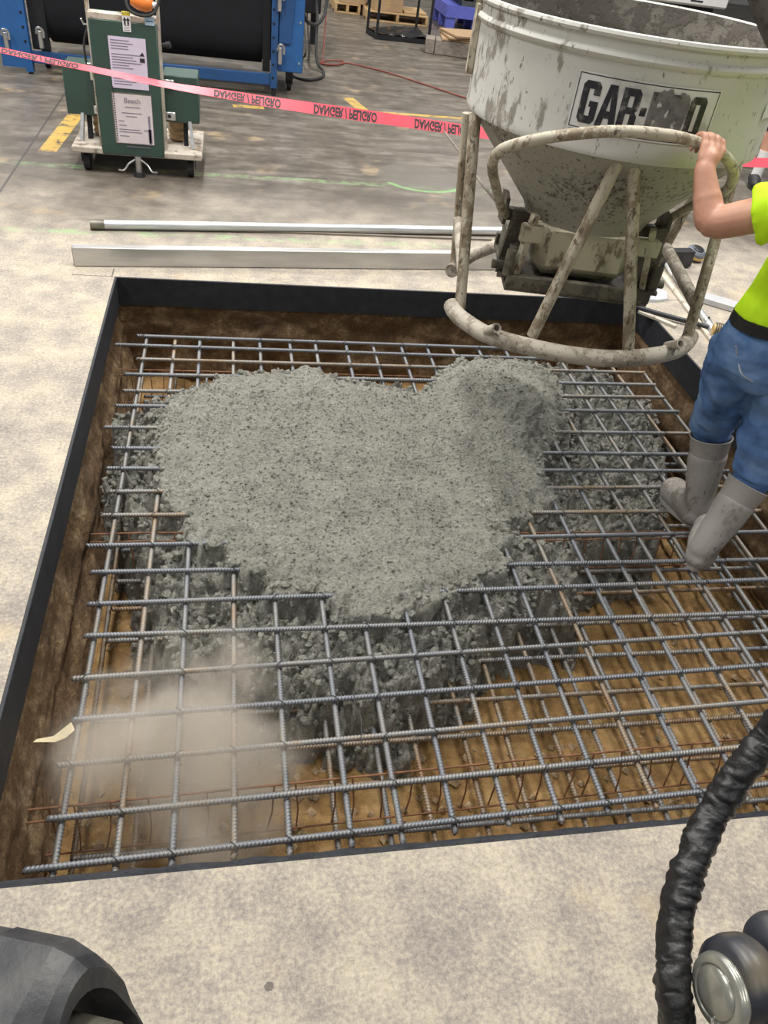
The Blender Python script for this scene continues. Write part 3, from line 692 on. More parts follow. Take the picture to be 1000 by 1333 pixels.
# dried grey splash over B and R
sp_ = MB(); n = 44; vs = [oncyl(0.66, 0.5, 0.5604)]
for k in range(n):
    a = 2*math.pi*k/n; q = 1 + 0.22*noise.noise(Vector((math.cos(a)*2.2, math.sin(a)*2.2, 4))) + 0.12*noise.noise(Vector((math.cos(a)*6, math.sin(a)*6, 1)))
    vs.append(oncyl(0.665 + 0.125*math.copysign(abs(math.cos(a))**0.7, math.cos(a))*q, 0.56 + 0.38*math.copysign(abs(math.sin(a))**0.7, math.sin(a))*q, 0.5600))
def splash_mat():
    m, nt, bs = new_mat('grey splash torn'); co = coord(nt)
    n1 = tex_noise(nt, co, 24, 6, 0.7)
    nt.links.new(ramp(nt, tex_noise(nt, co, 30, 5), [(0.4, (0.15, 0.145, 0.14)), (0.7, (0.26, 0.25, 0.24))]), bs.inputs['Base Color'])
    bs.inputs['Roughness'].default_value = 0.9; nt.links.new(n1.gt(0.46).s, bs.inputs['Alpha'])
    return m
part(sp_.add(vs, [(0, 1 + k, 1 + (k+1) % n) for k in range(n)]), 'dried_splash', splash_mat(), drum, 'grey dried splash hiding part of the lettering', smooth=False)
def small_label(u, z0, z1, name, mat):
    pass
# side sticker at the right
mb = MB(); vs = []
for i in range(7):
    a = math.radians(306 + i*2); vs += [(BC.x + 0.5575*math.cos(a), BC.y + 0.5575*math.sin(a), 1.30), (BC.x + 0.5575*math.cos(a), BC.y + 0.5575*math.sin(a), 1.345)]
part(mb.add(vs, [(2*i, 2*i+2, 2*i+3, 2*i+1) for i in range(6)]), 'sticker', 'white', drum)
# chute and gate under the cone
RZ = Matrix.Rotation(math.radians(-10), 3, 'Z')
def bl(x, y, z): return Vector((BC.x, BC.y, 0)) + RZ @ Vector((x, y, 0)) + Vector((0, 0, z))
def bbox_(mb, lo, hi, bev=0.004):
    q = MB().box(lo, hi, bev=bev); mb.add([bl(*p) for p in q.v], q.f); return mb
part(bbox_(MB(), (-0.20, -0.20, 0.595), (0.20, 0.20, 0.835), 0.05), 'chute', 'chute', bk, 'rust-stained cream discharge chute')
gp = part(bbox_(MB(), (-0.30, -0.235, 0.535), (0.30, 0.25, 0.560)), 'gate_plate', 'gate', bk)
part(bbox_(MB(), (-0.30, -0.245, 0.55), (0.30, -0.215, 0.605)), 'gate_rail', 'gate', gp); part(bbox_(MB(), (-0.30, 0.22, 0.55), (0.30, 0.25, 0.605)), 'gate_rail', 'gate', gp)
# dark clamshell jaws below
part(MB().prism([(-0.16, 0.0), (0.16, 0.0), (0.06, -0.05), (-0.06, -0.05)], bl(-0.2, 0, 0.535), RZ @ Vector((0, 1, 0)), (0, 0, 1), RZ @ Vector((1, 0, 0)), 0.4), 'gate_jaw', 'gate', gp)
for s in (-1, 1):
    hb = part(bbox_(MB(), (s*0.285-0.016, -0.19, 0.57), (s*0.285+0.016, 0.12, 0.70), 0.004), 'hinge_plate', 'gate', bk)
    m2 = MB(); bbox_(m2, (s*0.235-0.045, -0.225, 0.735), (s*0.235+0.045, -0.185, 0.80)); part(m2, 'bracket', 'chute', hb)
    m2 = MB().bar(bl(s*0.27, -0.21, 0.57), bl(s*0.235, -0.20, 0.84), 0.035, 0.025); part(m2, 'link_bar', 'frame', hb)
    m2 = MB().bar(bl(s*0.31, -0.12, 0.60), bl(s*0.285, -0.14, 0.83), 0.05, 0.02, up=(0, 1, 0)); part(m2, 'link_bar', 'gate', hb)
    m2 = MB().cyl(bl(s*0.24, -0.17, 0.615), bl(s*0.36, -0.17, 0.615), 0.018, seg=14).cyl(bl(s*0.30, -0.225, 0.60), bl(s*0.30, -0.225, 0.70), 0.020, seg=14); part(m2, 'pin', 'gate', hb)
    m2 = MB()
    for k in range(3): m2.cyl(bl(s*(0.30), -0.20 + k*0.05, 0.585), bl(s*(0.335), -0.20 + k*0.05, 0.585), 0.011, seg=8)
    part(m2, 'bolt', 'gate', hb)
# operating handle: a bent tube hoop in front
hp = [(1.065, 2.99, 0.80), aty(652, 268, 2.93), aty(645, 240, 2.75), aty(641, 218, 2.56), aty(646, 202, 2.47), aty(665, 190, 2.42), aty(720, 178, 2.385), aty(800, 171, 2.37), aty(870, 176, 2.375), aty(915, 188, 2.385), aty(940, 200, 2.40), aty(953, 218, 2.45), aty(953, 237, 2.53), aty(938, 253, 2.65), aty(905, 266, 2.82), aty(862, 291, 2.97), aty(845, 302, 3.02)]
hd = part(MB().tube(curve_pts(hp, 7), 0.0175, 14), 'operating_handle', 'frame', bk, 'bent tube operating handle')
part(MB().prism([(-0.10, -0.01), (0.045, -0.03), (0.045, 0.085), (-0.03, 0.10), (-0.10, 0.09)], bl(-0.345, -0.02, 0.77), RZ @ Vector((0, 1, 0)), (0, 0, 1), RZ @ Vector((1, 0, 0)), 0.014), 'handle_plate', 'gate', hd)
part(MB().prism([(-0.10, -0.01), (0.045, -0.03), (0.045, 0.085), (-0.03, 0.10), (-0.10, 0.09)], bl(0.315, -0.02, 0.77), RZ @ Vector((0, 1, 0)), (0, 0, 1), RZ @ Vector((1, 0, 0)), 0.014), 'handle_plate', 'gate', hd)
for s in (-1, 1): part(bbox_(MB(), (s*0.27-0.075, -0.05, 0.755), (s*0.27+0.075, 0.0, 0.80)), 'trunnion', 'gate', hd)
# base bows
ZB = 0.45
fb = [atz(x, y, ZB) for x, y in [(588, 398), (593, 407), (608, 420), (640, 438), (700, 454), (750, 463), (800, 467), (845, 464), (878, 457), (893, 447), (899, 438)]]
rb = [atz(x, y, ZB) for x, y in [(588, 353), (604, 339), (626, 327), (660, 318), (710, 315), (760, 319), (800, 334), (825, 355), (842, 372)]]
fbo = part(MB().tube(curve_pts(fb, 6), 0.0335, 18), 'base_bow', 'ring', bk, 'front curved base tube')
rbo = part(MB().tube(curve_pts(rb, 6), 0.030, 18), 'base_bow', 'ring', bk, 'rear curved base tube')
for (x, y) in [(634, 431), (868, 451)]:
    c = atz(x, y, ZB+0.02); part(MB().pipe(c, c + Vector((0.015, -0.06, 0.045)), 0.019, 0.013), 'pipe_stub', 'ring', fbo)
LEG = dict(fl=(aty(619, 147, 3.02), atz(599, 401, ZB)), fr=(aty(966, 192, 2.97), atz(893, 446, ZB)),
           m1=(aty(815, 190, 2.56), atz(693, 437, ZB+0.02)), m2=(aty(827, 190, 2.56), atz(818, 457, ZB+0.02)),
           rl=(aty(609, 147, 3.30), atz(592, 348, ZB)), rr=(aty(922, 222, 3.25), atz(840, 368, ZB)))
for k, (a, b) in LEG.items():
    r = 0.0225 if k in ('fl', 'fr', 'm1', 'm2') else 0.022
    part(MB().tube([a.lerp(b, t) for t in np.linspace(0, 1, 9)], r, 16), 'leg', 'frame', bk)
part(MB().cyl(LEG['rr'][0].lerp(LEG['rr'][1], 0.66), LEG['fr'][0].lerp(LEG['fr'][1], 0.80), 0.026), 'side_brace', 'ring', bk)
part(MB().cyl(LEG['rl'][0].lerp(LEG['rl'][1], 0.66), LEG['fl'][0].lerp(LEG['fl'][1], 0.80), 0.024), 'side_brace', 'ring', bk)
# ears and lifting bail
for s in (-1, 1):
    e = MB(); q = MB().box((s*0.565-0.012, -0.03, 1.255), (s*0.565+0.012, 0.03, 1.475), bev=0.004); e.add([bl(*p) for p in q.v], q.f); part(e, 'bail_ear', 'frame', bk)
    e = MB().cyl(bl(s*0.565, 0, 1.44), bl(s*0.565, 0, 1.53), 0.014, seg=10).cyl(bl(s*0.535, 0, 1.505), bl(s*0.60, 0, 1.505), 0.018, seg=12); part(e, 'bail_pin', 'frame', bk)
bp = [bl(-0.55, 0, 1.50), bl(-0.53, 0, 1.60), bl(-0.30, 0, 1.92), bl(-0.06, 0, 2.08), bl(0.06, 0, 2.08), bl(0.25, 0, 1.80), bl(0.42, 0, 1.60), bl(0.55, 0.0, 1.47)]
part(MB().tube(curve_pts(bp, 8), [0.022]*8*4 + [0.048]*(8*3+1), 16), 'lifting_bail', 'bailtube', bk, 'thick dark lifting bail')
# rope running from behind to the gate linkage
rp = [aty(578, 171, 5.2), aty(600, 200, 4.4), aty(622, 232, 3.7), aty(648, 264, 2.98)]
solo(MB().tube(curve_pts(rp, 12), 0.007, 8), 'tag_rope', 'rope', 'thin grimy rope stretched from the handle plate towards the barrier tape', 'rope')

# ------------------------------------------------------------------ worker at the bucket
wk = thing('person', (1.82, 2.15, -0.2), 'person in lime hi-vis shirt, jeans and muddy boots gripping the bucket handle', 'person')
X = Vector((1, 0, 0)); Y = Vector((0, 1, 0)); Z = Vector((0, 0, 1))
J = dict(hipL=Vector((1.735, 2.19, 0.64)), hipR=Vector((1.895, 2.13, 0.62)), kneeL=Vector((1.88, 2.33, 0.25)), kneeR=Vector((1.945, 2.07, 0.20)),
         ankL=Vector((1.925, 2.26, -0.10)), ankR=Vector((1.822, 2.0, -0.10)),
         shL=Vector((1.615, 2.10, 1.17)), elL=Vector((1.468, 2.235, 1.062)), wrL=Vector((1.437, 2.325, 1.20)),
         shR=Vector((2.01, 2.12, 1.17)), elR=Vector((2.12, 2.22, 0.94)), wrR=Vector((2.10, 2.42, 0.90)))
hg = aty(921, 190, 2.395)      # where the fist closes on the handle
def torso_rings(k=1.0, z0=0.66, z1=1.24):
    prof = [(0.62, 1.805, 2.16, 0.165, 0.115), (0.70, 1.805, 2.16, 0.168, 0.118), (0.78, 1.802, 2.155, 0.158, 0.11), (0.88, 1.825, 2.145, 0.152, 0.105), (1.0, 1.845, 2.13, 0.165, 0.115), (1.1, 1.845, 2.125, 0.17, 0.115), (1.18, 1.84, 2.12, 0.165, 0.095), (1.235, 1.835, 2.125, 0.09, 0.07)]
    out = []
    for z, x, y, rx, ry in prof:
        if z0-0.01 <= z <= z1+0.01: out.append((Vector((x, y, z)), rx*k, ry*k, X, Y))
    return out
body = MB()
body.loft(torso_rings(0.93))
body.limb([(1.835, 2.125, 1.20), (1.84, 2.14, 1.33)], [0.058, 0.055])
hc = Vector((1.84, 2.185, 1.42))
body.loft([(hc + Vector((0, -0.01, -0.125)), 0.03, 0.03, X, Y), (hc + Vector((0, 0.015, -0.105)), 0.052, 0.062, X, Y), (hc + Vector((0, 0.01, -0.06)), 0.066, 0.085, X, Y), (hc, 0.075, 0.095, X, Y), (hc + Vector((0, -0.005, 0.06)), 0.072, 0.093, X, Y), (hc + Vector((0, -0.01, 0.10)), 0.05, 0.066, X, Y), (hc + Vector((0, -0.01, 0.118)), 0.02, 0.03, X, Y)])
body.limb([hc + Vector((0, 0.092, 0.012)), hc + Vector((0, 0.115, -0.028))], [0.010, 0.014])           # nose
body.limb([hc + Vector((-0.022, 0.092, -0.068)), hc + Vector((0.022, 0.092, -0.068))], [0.008, 0.008])   # lips
for s in (-1, 1): body.loft([(hc + Vector((s*0.074, -0.012, z)), r, r*1.6, X, Y) for z, r in ((-0.03, 0.006), (-0.01, 0.011), (0.012, 0.012), (0.028, 0.006))])
body.limb([J['shL'] + Vector((0.13, 0, 0)), J['shL'], J['elL'], J['wrL']], [0.058, 0.056, 0.050, 0.032])
body.limb([J['elL'] + Vector((0.006, 0.015, 0.01)), J['elL'].lerp(J['wrL'], 0.5)], [0.048, 0.043])
body.limb([J['shR'] - Vector((0.05, 0, 0)), J['shR'], J['elR'], J['wrR']], [0.055, 0.052, 0.041, 0.027])
for s in 'LR':
    body.limb([J['hip'+s], J['knee'+s], J['ank'+s]], [0.085, 0.055, 0.04]); f = J['ank'+s]
    body.limb([f + Vector((0, 0, -0.05)), f + (Vector((-0.015, 0.11, -0.06)) if s == 'L' else Vector((0.08, 0.09, -0.06)))], [0.03, 0.025])
# left hand: palm over the tube, fingers curl round it, thumb below
hx = (aty(940, 200, 2.40) - aty(880, 180, 2.378)).normalized()      # along handle
back = Vector((0, -1, 0)); back = (back - hx*back.dot(hx)).normalized(); upv = hx.cross(back)
if upv.z < 0: upv = -upv
wr = J['wrL']
for k in range(4):
    base = hg + hx*(-0.036 + 0.024*k) + back*0.024 + upv*(0.018 + 0.003*(1 - abs(k-1.5)))
    tipL = (0.95, 1.05, 1.0, 0.82)[k]
    pts = [base + back*0.006 - upv*0.015, base + upv*0.012*tipL - back*0.012, base - back*0.044*tipL + upv*0.004, base - back*0.056*tipL - upv*0.022, base - back*0.044*tipL - upv*0.044*tipL]
    body.limb(pts, [0.0120, 0.0112, 0.0102, 0.0092, 0.0078], 12)
    body.limb([wr.lerp(base, 0.35) + hx*(0.006*(k-1.5)), base + back*0.006 - upv*0.012], [0.017, 0.014], 12)
body.limb([wr, wr.lerp(hg, 0.5) + back*0.014, hg + back*0.02 - upv*0.004], [0.028, 0.034, 0.024])
body.limb([wr.lerp(hg, 0.4) + hx*0.02, hg + hx*0.05 + back*0.012 - upv*0.03, hg + hx*0.045 - back*0.02 - upv*0.028, hg + hx*0.02 - back*0.034 - upv*0.020], [0.019, 0.0145, 0.012, 0.009], 12)
# right hand, relaxed
wr2 = J['wrR']; d2 = Vector((-0.2, 0.9, -0.25)).normalized(); s2 = Vector((0.9, 0.25, 0.2)).normalized(); n2 = d2.cross(s2)
body.limb([wr2, wr2 + d2*0.08], [0.027, 0.034])
for k in range(4):
    b0 = wr2 + d2*0.085 + s2*(-0.027 + 0.018*k); L = (0.066, 0.075, 0.07, 0.055)[k]
    body.limb([b0, b0 + d2*L*0.5 + n2*0.006, b0 + d2*L*0.8 + n2*0.022, b0 + d2*L*0.95 + n2*0.042], [0.0105, 0.0098, 0.009, 0.0075], 10)
body.limb([wr2 + d2*0.03 - s2*0.02, wr2 + d2*0.07 - s2*0.052, wr2 + d2*0.105 - s2*0.058 + n2*0.012], [0.014, 0.012, 0.0085], 10)
organic(body, 'body', 'skin', wk, 0.0052, 5)
for s in (-1, 1):
    e = MB().lathe([(0.0005, 0.011), (0.006, 0.009), (0.010, 0.004), (0.011, 0)], hc + Vector((s*0.03, 0.083, 0.005)), (0, 1, 0), 12); part(e, 'eye', 'white', wk)
hair = MB().loft([(hc + Vector((0, -0.02, -0.03)), 0.079, 0.085, X, Y), (hc + Vector((0, -0.018, 0.03)), 0.083, 0.094, X, Y), (hc + Vector((0, -0.015, 0.08)), 0.072, 0.085, X, Y), (hc + Vector((0, -0.012, 0.122)), 0.035, 0.045, X, Y)])
organic(hair, 'hair', 'hair', wk, 0.01, 3, (0.004, (40, 40, 20)))
sh = MB(); sh.loft([(Vector((1.805, 2.152, 0.800)), 0.165, 0.122, X, Y)] + torso_rings(1.06, 0.87, 1.19) + [(Vector((1.835, 2.125, 1.235)), 0.085, 0.075, X, Y)])
au = (J['elL'] - J['shL']).normalized(); a1_ = au.cross(Z).normalized(); a2_ = a1_.cross(au)
sh.loft([(J['shL'] + Vector((0.15, 0.0, -0.005)), 0.07, 0.072, a1_, a2_), (J['shL'] + Vector((0.02, 0, 0)), 0.072, 0.076, a1_, a2_), (J['shL'].lerp(J['elL'], 0.20), 0.070, 0.084, a1_, a2_), (J['shL'].lerp(J['elL'], 0.37) - Z*0.006, 0.068, 0.090, a1_, a2_)])
sh.limb([J['shL'] + Vector((0.01, 0, 0)), J['shL'].lerp(J['shR'], 0.5) + Z*0.012, J['shR'] - Vector((0.01, 0, 0))], [0.071, 0.082, 0.071])
sh.limb([J['shR'] - Vector((0.06, 0.0, 0.01)), J['shR'], J['shR'].lerp(J['elR'], 0.44)], [0.075, 0.071, 0.064])
organic(sh, 'shirt', 'hivis', wk, 0.008, 5, (0.013, (11, 11, 6)), 'lime yellow hi-vis short-sleeved shirt')
jn = MB(); jn.loft([(Vector((1.81, 2.16, 0.555)), 0.12, 0.10, X, Y)] + [(Vector((1.807, 2.16, 0.62)), 0.172, 0.128, X, Y), (Vector((1.805, 2.16, 0.69)), 0.176, 0.13, X, Y), (Vector((1.803, 2.157, 0.755)), 0.166, 0.118, X, Y), (Vector((1.802, 2.155, 0.775)), 0.163, 0.115, X, Y)])
for s in 'LR':
    low = J['knee'+s].lerp(J['ank'+s], 0.10)
    jn.limb([J['hip'+s], J['hip'+s].lerp(J['knee'+s], 0.5), J['knee'+s], low], [0.105, 0.098, 0.086, 0.070])
jo = organic(jn, 'jeans', 'denim', wk, 0.007, 3, (0.012, (8, 8, 17)), 'faded blue jeans')
part(MB().lathe([(0.0, 0), (1, 0)], (0, 0, 0)) if False else MB().loft([(Vector((1.805, 2.155, 0.765)), 0.170, 0.124, X, Y), (Vector((1.805, 2.152, 0.805)), 0.168, 0.122, X, Y)]), 'belt', 'belt', wk)
# back pocket stitching
pk = MB(); pts = []
for (x, y) in [(958, 450), (961, 470), (966, 487), (980, 497)]: pts.append(aty(x, y, 2.048 if x > 965 else 2.09))
part(MB().tube(curve_pts(pts, 5), 0.0022, 6), 'pocket_seam', 'stitch', jo)
for s, toe in (('L', Vector((-0.035, 0.155, 0))), ('R', Vector((0.13, 0.17, 0)))):
    k = J['knee'+s]; a = J['ank'+s]; top = k.lerp(a, 0.22); bt = MB()
    bt.limb([top + (top-a).normalized()*-0.06, k.lerp(a, 0.6), a + Vector((0, 0, -0.01)), a + Vector((0, 0.005, -0.05))], [0.075, 0.069, 0.057, 0.052])
    bt.limb([a + Vector((0, -0.005, -0.055)), a + toe*0.45 + Vector((0, 0, -0.038)), a + toe*0.9 + Vector((0, 0, -0.045))], [0.058, 0.068, 0.064])
    bo = organic(bt, 'boot', 'boot', wk, 0.007, 5, (0.005, (9, 9, 6)), 'mud-grey tall rubber boot')
    # flared rim of the shaft
    ax = (k - a).normalized(); c0 = k.lerp(a, 0.16)
    part(MB().lathe([(0.070, -0.08), (0.080, 0.0), (0.084, 0.008), (0.081, 0.011), (0.076, 0.004), (0.066, -0.08)], c0, ax, 28), 'boot_rim', 'boot', bo)
    sl = MB(); u = toe.normalized(); w = u.cross(Z); base = a + Vector((0, 0, -0.103))
    prof = []
    for q in range(20):
        t = 2*math.pi*q/20; L = 0.125; ww = 0.052 + 0.006*math.cos(t); prof.append((0.07 + L*math.cos(t), ww*math.sin(t)))
    part(sl.prism(prof, base, u, w, Z, 0.022), 'sole', 'boot', bo)

# ------------------------------------------------------------------ bystander behind the tape at the right edge
p2 = thing('person', (4.72, 6.62, 0), 'bystander in dark shorts, white socks and black shoes beyond the tape at right edge', 'person')
bx = Vector((4.74, 6.62, 0)); b2 = MB()
b2.loft([(bx + Vector((0, 0, z)), rx, ry, X, Y) for z, rx, ry in ((0.88, 0.16, 0.12), (1.0, 0.165, 0.12), (1.15, 0.15, 0.11), (1.3, 0.17, 0.12), (1.42, 0.17, 0.10), (1.48, 0.08, 0.07))])
b2.limb([bx + Vector((0, 0, 1.45)), bx + Vector((0, 0, 1.58))], [0.055, 0.055])
h2 = bx + Vector((-0.01, -0.01, 1.68)); b2.loft([(h2 + Vector((0, 0, z)), r, r*1.2, Y, X) for z, r in ((-0.12, 0.03), (-0.1, 0.055), (-0.05, 0.068), (0.0, 0.076), (0.06, 0.073), (0.1, 0.05), (0.118, 0.02))])
b2.limb([h2 + Vector((-0.092, 0, 0.0)), h2 + Vector((-0.11, 0, -0.03))], [0.01, 0.013])
feet2 = [(Vector((4.60, 6.60, 0)), Vector((-0.085, -0.16, 0))), (Vector((4.86, 6.64, 0)), Vector((-0.06, -0.17, 0)))]
for i, (f, t) in enumerate(feet2):
    s = -1 if i == 0 else 1
    b2.limb([bx + Vector((s*0.085, 0, 0.88)), f + Vector((0.01, 0, 0.48)), f + Vector((0, 0, 0.08))], [0.085, 0.06, 0.04]); b2.limb([f + Vector((0.005, 0.03, 0.40)), f + Vector((0, 0.01, 0.25))], [0.057, 0.045])
    b2.limb([f + Vector((0, 0, 0.05)), f + t*0.8 + Vector((0, 0, 0.035))], [0.035, 0.028])
    b2.limb([bx + Vector((s*0.16, 0, 1.40)), bx + Vector((s*0.24, 0.02, 1.14)), bx + Vector((s*0.25, -0.08, 0.92))], [0.05, 0.04, 0.028])
    for kf in range(4):
        b0 = bx + Vector((s*0.25 - 0.0, -0.11 + 0.018*kf - 0.02, 0.88)); b2.limb([bx + Vector((s*0.25, -0.08, 0.92)), b0, b0 + Vector((-0.004*s, -0.008, -0.045)), b0 + Vector((-0.018*s, -0.004, -0.07))], [0.02, 0.0115, 0.010, 0.0085], 10)
    b2.limb([bx + Vector((s*0.25, -0.08, 0.92)), bx + Vector((s*0.235, -0.15, 0.875)), bx + Vector((s*0.225, -0.155, 0.84))], [0.016, 0.012, 0.009], 10)
organic(b2, 'body', 'skin', p2, 0.009, 4)
sk = MB()
organic(MB().loft([(h2 + Vector((0.012, 0, z)), r, r*1.2, Y, X) for z, r in ((-0.02, 0.07), (0.03, 0.082), (0.08, 0.072), (0.122, 0.03))]), 'hair', 'hair', p2, 0.012, 2)
organic(MB().loft([(bx + Vector((0, 0, z)), rx, ry, X, Y) for z, rx, ry in ((0.86, 0.18, 0.135), (1.0, 0.18, 0.132), (1.15, 0.166, 0.124), (1.3, 0.185, 0.132), (1.41, 0.18, 0.11), (1.49, 0.085, 0.08))]).limb([bx + Vector((-0.1, 0, 1.40)), bx + Vector((-0.21, 0.01, 1.26))], [0.075, 0.065]).limb([bx + Vector((0.1, 0, 1.40)), bx + Vector((0.21, 0.01, 1.26))], [0.075, 0.065]).limb([bx + Vector((-0.16, 0, 1.395)), bx + Vector((0, 0, 1.42)), bx + Vector((0.16, 0, 1.395))], [0.074, 0.09, 0.074]), 'shirt', 'darkcloth', p2, 0.012, 3)
sr = MB()
for i, (f, t) in enumerate(feet2):
    s = -1 if i == 0 else 1; sr.limb([bx + Vector((s*0.085, 0, 0.88)), f + Vector((0.012, 0, 0.50))], [0.115, 0.095])
organic(sr, 'shorts', 'darkcloth', p2, 0.012, 3)
for f, t in feet2:
    part(MB().tube([f + Vector((0, 0, z)) for z in (0.06, 0.12, 0.2, 0.29)], [0.048, 0.046, 0.05, 0.054], 16), 'sock', 'white', p2)
    so = organic(MB().limb([f + Vector((0, 0.02, 0.055)), f + t*0.5 + Vector((0, 0, 0.05)), f + t + Vector((0, 0, 0.045))], [0.05, 0.05, 0.042]), 'shoe', 'soleblack', p2, 0.01, 3)
    u = t.normalized(); w = u.cross(Z); pr_ = [(0.075 + 0.15*math.cos(q*math.pi/9), 0.05*math.sin(q*math.pi/9)) for q in range(18)]
    part(MB().prism(pr_, f, u, w, Z, 0.024), 'sole', 'soleblack', so)

# ------------------------------------------------------------------ barrier tape
tp = thing('barrier_tape', (0, 5.35, 0), 'red danger barrier tape stretched across the hall with black upside-down lettering', 'barrier tape')
ctrl = [(-60, 52, 5.3), (0, 65, 5.32), (60, 78, 5.34), (120, 90, 5.35), (220, 111, 5.36), (300, 124, 5.37), (360, 134, 5.37), (450, 147, 5.37), (540, 160, 5.37), (600, 169, 5.37), (660, 177, 5.37), (800, 196, 5.37), (960, 210, 5.37), (1000, 212, 5.37), (1060, 214, 5.37)]
cen = curve_pts([aty(*c) for c in ctrl], 8); tw_ = []
N = len(cen); vs = []; fs = []
def twist(i):      # tape turns from edge-on at the left to nearly flat near the middle
    t = i/8.0
    if t < 4.0: return 82 - 2*t
    if t < 7: return 74 - (t-4.0)*14
    if t < 10: return 32
    return 45
FR = []
for i, c in enumerate(cen):
    d = (cen[min(N-1, i+1)] - cen[max(0, i-1)]).normalized(); a = math.radians(twist(i))
    up = Vector((0, math.sin(a), math.cos(a))); up = (up - d*up.dot(d)).normalized(); nn = d.cross(up)
    if nn.y > 0: nn = -nn
    FR.append((c, d, up, nn)); hw = 0.036
    vs += [c + up*hw + nn*0.0006, c - up*hw + nn*0.0006, c - up*hw - nn*0.0006, c + up*hw - nn*0.0006]
for i in range(N-1):
    for k in range(4): fs.append((i*4+k, i*4+(k+1) % 4, (i+1)*4+(k+1) % 4, (i+1)*4+k))
tb = part(MB().add(vs, fs), 'tape_band', 'tape', tp)
ln = [0.0]
for i in range(1, N): ln.append(ln[-1] + (cen[i]-cen[i-1]).length)
def along(s):
    for i in range(1, N):
        if ln[i] >= s:
            t = (s-ln[i-1])/(ln[i]-ln[i-1]); a, b = FR[i-1], FR[i]
            return a[0].lerp(b[0], t), a[1].lerp(b[1], t).normalized(), a[2].lerp(b[2], t).normalized(), a[3].lerp(b[3], t).normalized()
    return FR[-1]
def tape_text(px, size=0.078):
    # the printed words run left to right but stand on their heads
    best = min(range(N), key=lambda i: abs(project(cen[i])[0]-px)); s0 = ln[best]
    raw = text_mb('DANGER / PELIGRO', size, (0, 0, 0), X, Y, Z, 0.0, flip=True, bold=0.0035)
    mb = MB(); vs = []
    for v in raw.v:
        c, d, up, nn = along(s0 + v[0]*0.60); vs.append(c + up*(v[1] + size*0.30) + nn*0.0014)
    part(mb.add(vs, raw.f), 'lettering', 'inkdark', tb, smooth=False)
def project(p):
    c = RWC.T @ (np.array(p) - np.array([0, 0, CAM_H])); return 500 + FPX*c[0]/-c[2], 666.5 - FPX*c[1]/-c[2]
for px in (55, 325, 454, 580, 700): tape_text(px)

# ------------------------------------------------------------------ tools and bars around the pit
a = atz(122, 292, 0.03); b = atz(664, 301, 0.03)
t = thing('screed_pole', (0.5, 4.85, 0), 'long round galvanised pole lying behind the aluminium beam', 'pole')
d = (b-a).normalized(); part(MB().tube([a + d*0.05, b], 0.026, 18), 'tube', 'galv', t); part(MB().pipe(a - d*0.02, a + d*0.06, 0.028, 0.02, 18), 'end_sleeve', 'castgrey', t)
t = thing('screed_beam', (0.5, 4.25, 0), 'long flat aluminium screed beam lying along the far pit edge', 'beam')
a = atz(97, 347, 0); b = atz(700, 352.5, 0); a.z = b.z = 0.0
d = (b-a).normalized(); s_ = Vector((-d.y, d.x, 0))
part(MB().bar(a + s_*0.025 + Z*0.052, b + s_*0.025 + Z*0.052, 0.05, 0.10, bev=0.003), 'box_section', 'alu', t)
part(MB().bar(a - d*0.002 + s_*0.025 + Z*0.052, a + d*0.004 + s_*0.025 + Z*0.052, 0.044, 0.092), 'end_cap', 'castgrey', t)
t = solo(MB().bar(atz(300, 300, 0.006), atz(640, 312, 0.006), 0.016, 0.012), 'wood_strip', 'greywood', 'thin brown strip lying in front of the galvanised pole', 'strip')
a = atz(905, 384, 0.02); b = atz(1040, 424, 0.02); d = (b-a).normalized(); s_ = Vector((-d.y, d.x, 0))
t = thing('screed_beam', (a+b)/2 - Z*0.02, 'pale grey flat beam lying behind the worker beyond the right pit edge', 'beam')
part(MB().bar(a + Z*0.0, b + Z*0.0, 0.10, 0.036, bev=0.003), 'box_section', 'greybar', t)
# float handle with joints
t = thing('float_handle', (2.75, 4.0, 0), 'silver telescopic float handle lying on the right slab edge', 'handle')
a = atz(863, 335, 0.022); b = atz(950, 462, 0.022); d = (b-a).normalized()
part(MB().cyl(a, a.lerp(b, 0.22), 0.024, seg=16), 'grip', 'white', t); part(MB().cyl(a.lerp(b, 0.2), a.lerp(b, 0.74), 0.018, seg=16), 'tube', 'galv', t)
part(MB().cyl(a.lerp(b, 0.72), b + d*0.4, 0.022, seg=16), 'tube', 'galv', t)
for q in (0.70, 0.83): part(MB().cyl(a.lerp(b, q), a.lerp(b, q+0.025), 0.025, seg=16), 'collar', 'chrome', t); part(MB().cyl(a.lerp(b, q+0.012) + Z*0.02, a.lerp(b, q+0.012) + Z*0.032, 0.006, seg=8), 'button', 'darkmetal', t)
# dark rod
pts = [atz(720, 366, 0.03), atz(760, 378, 0.028), atz(850, 406, 0.025), atz(905, 421, 0.022), atz(935, 430, 0.025)]
t = thing('vibrator_hose', (2.3, 4.0, 0), 'dark stiff hose reaching across the far right pit corner', 'hose'); part(MB().tube(curve_pts(pts, 8), 0.014, 12), 'hose', 'darkmetal', t)
part(MB().tube([pts[0], pts[0].lerp(pts[1], 0.35)], 0.018, 12), 'ferrule', 'chrome', t)
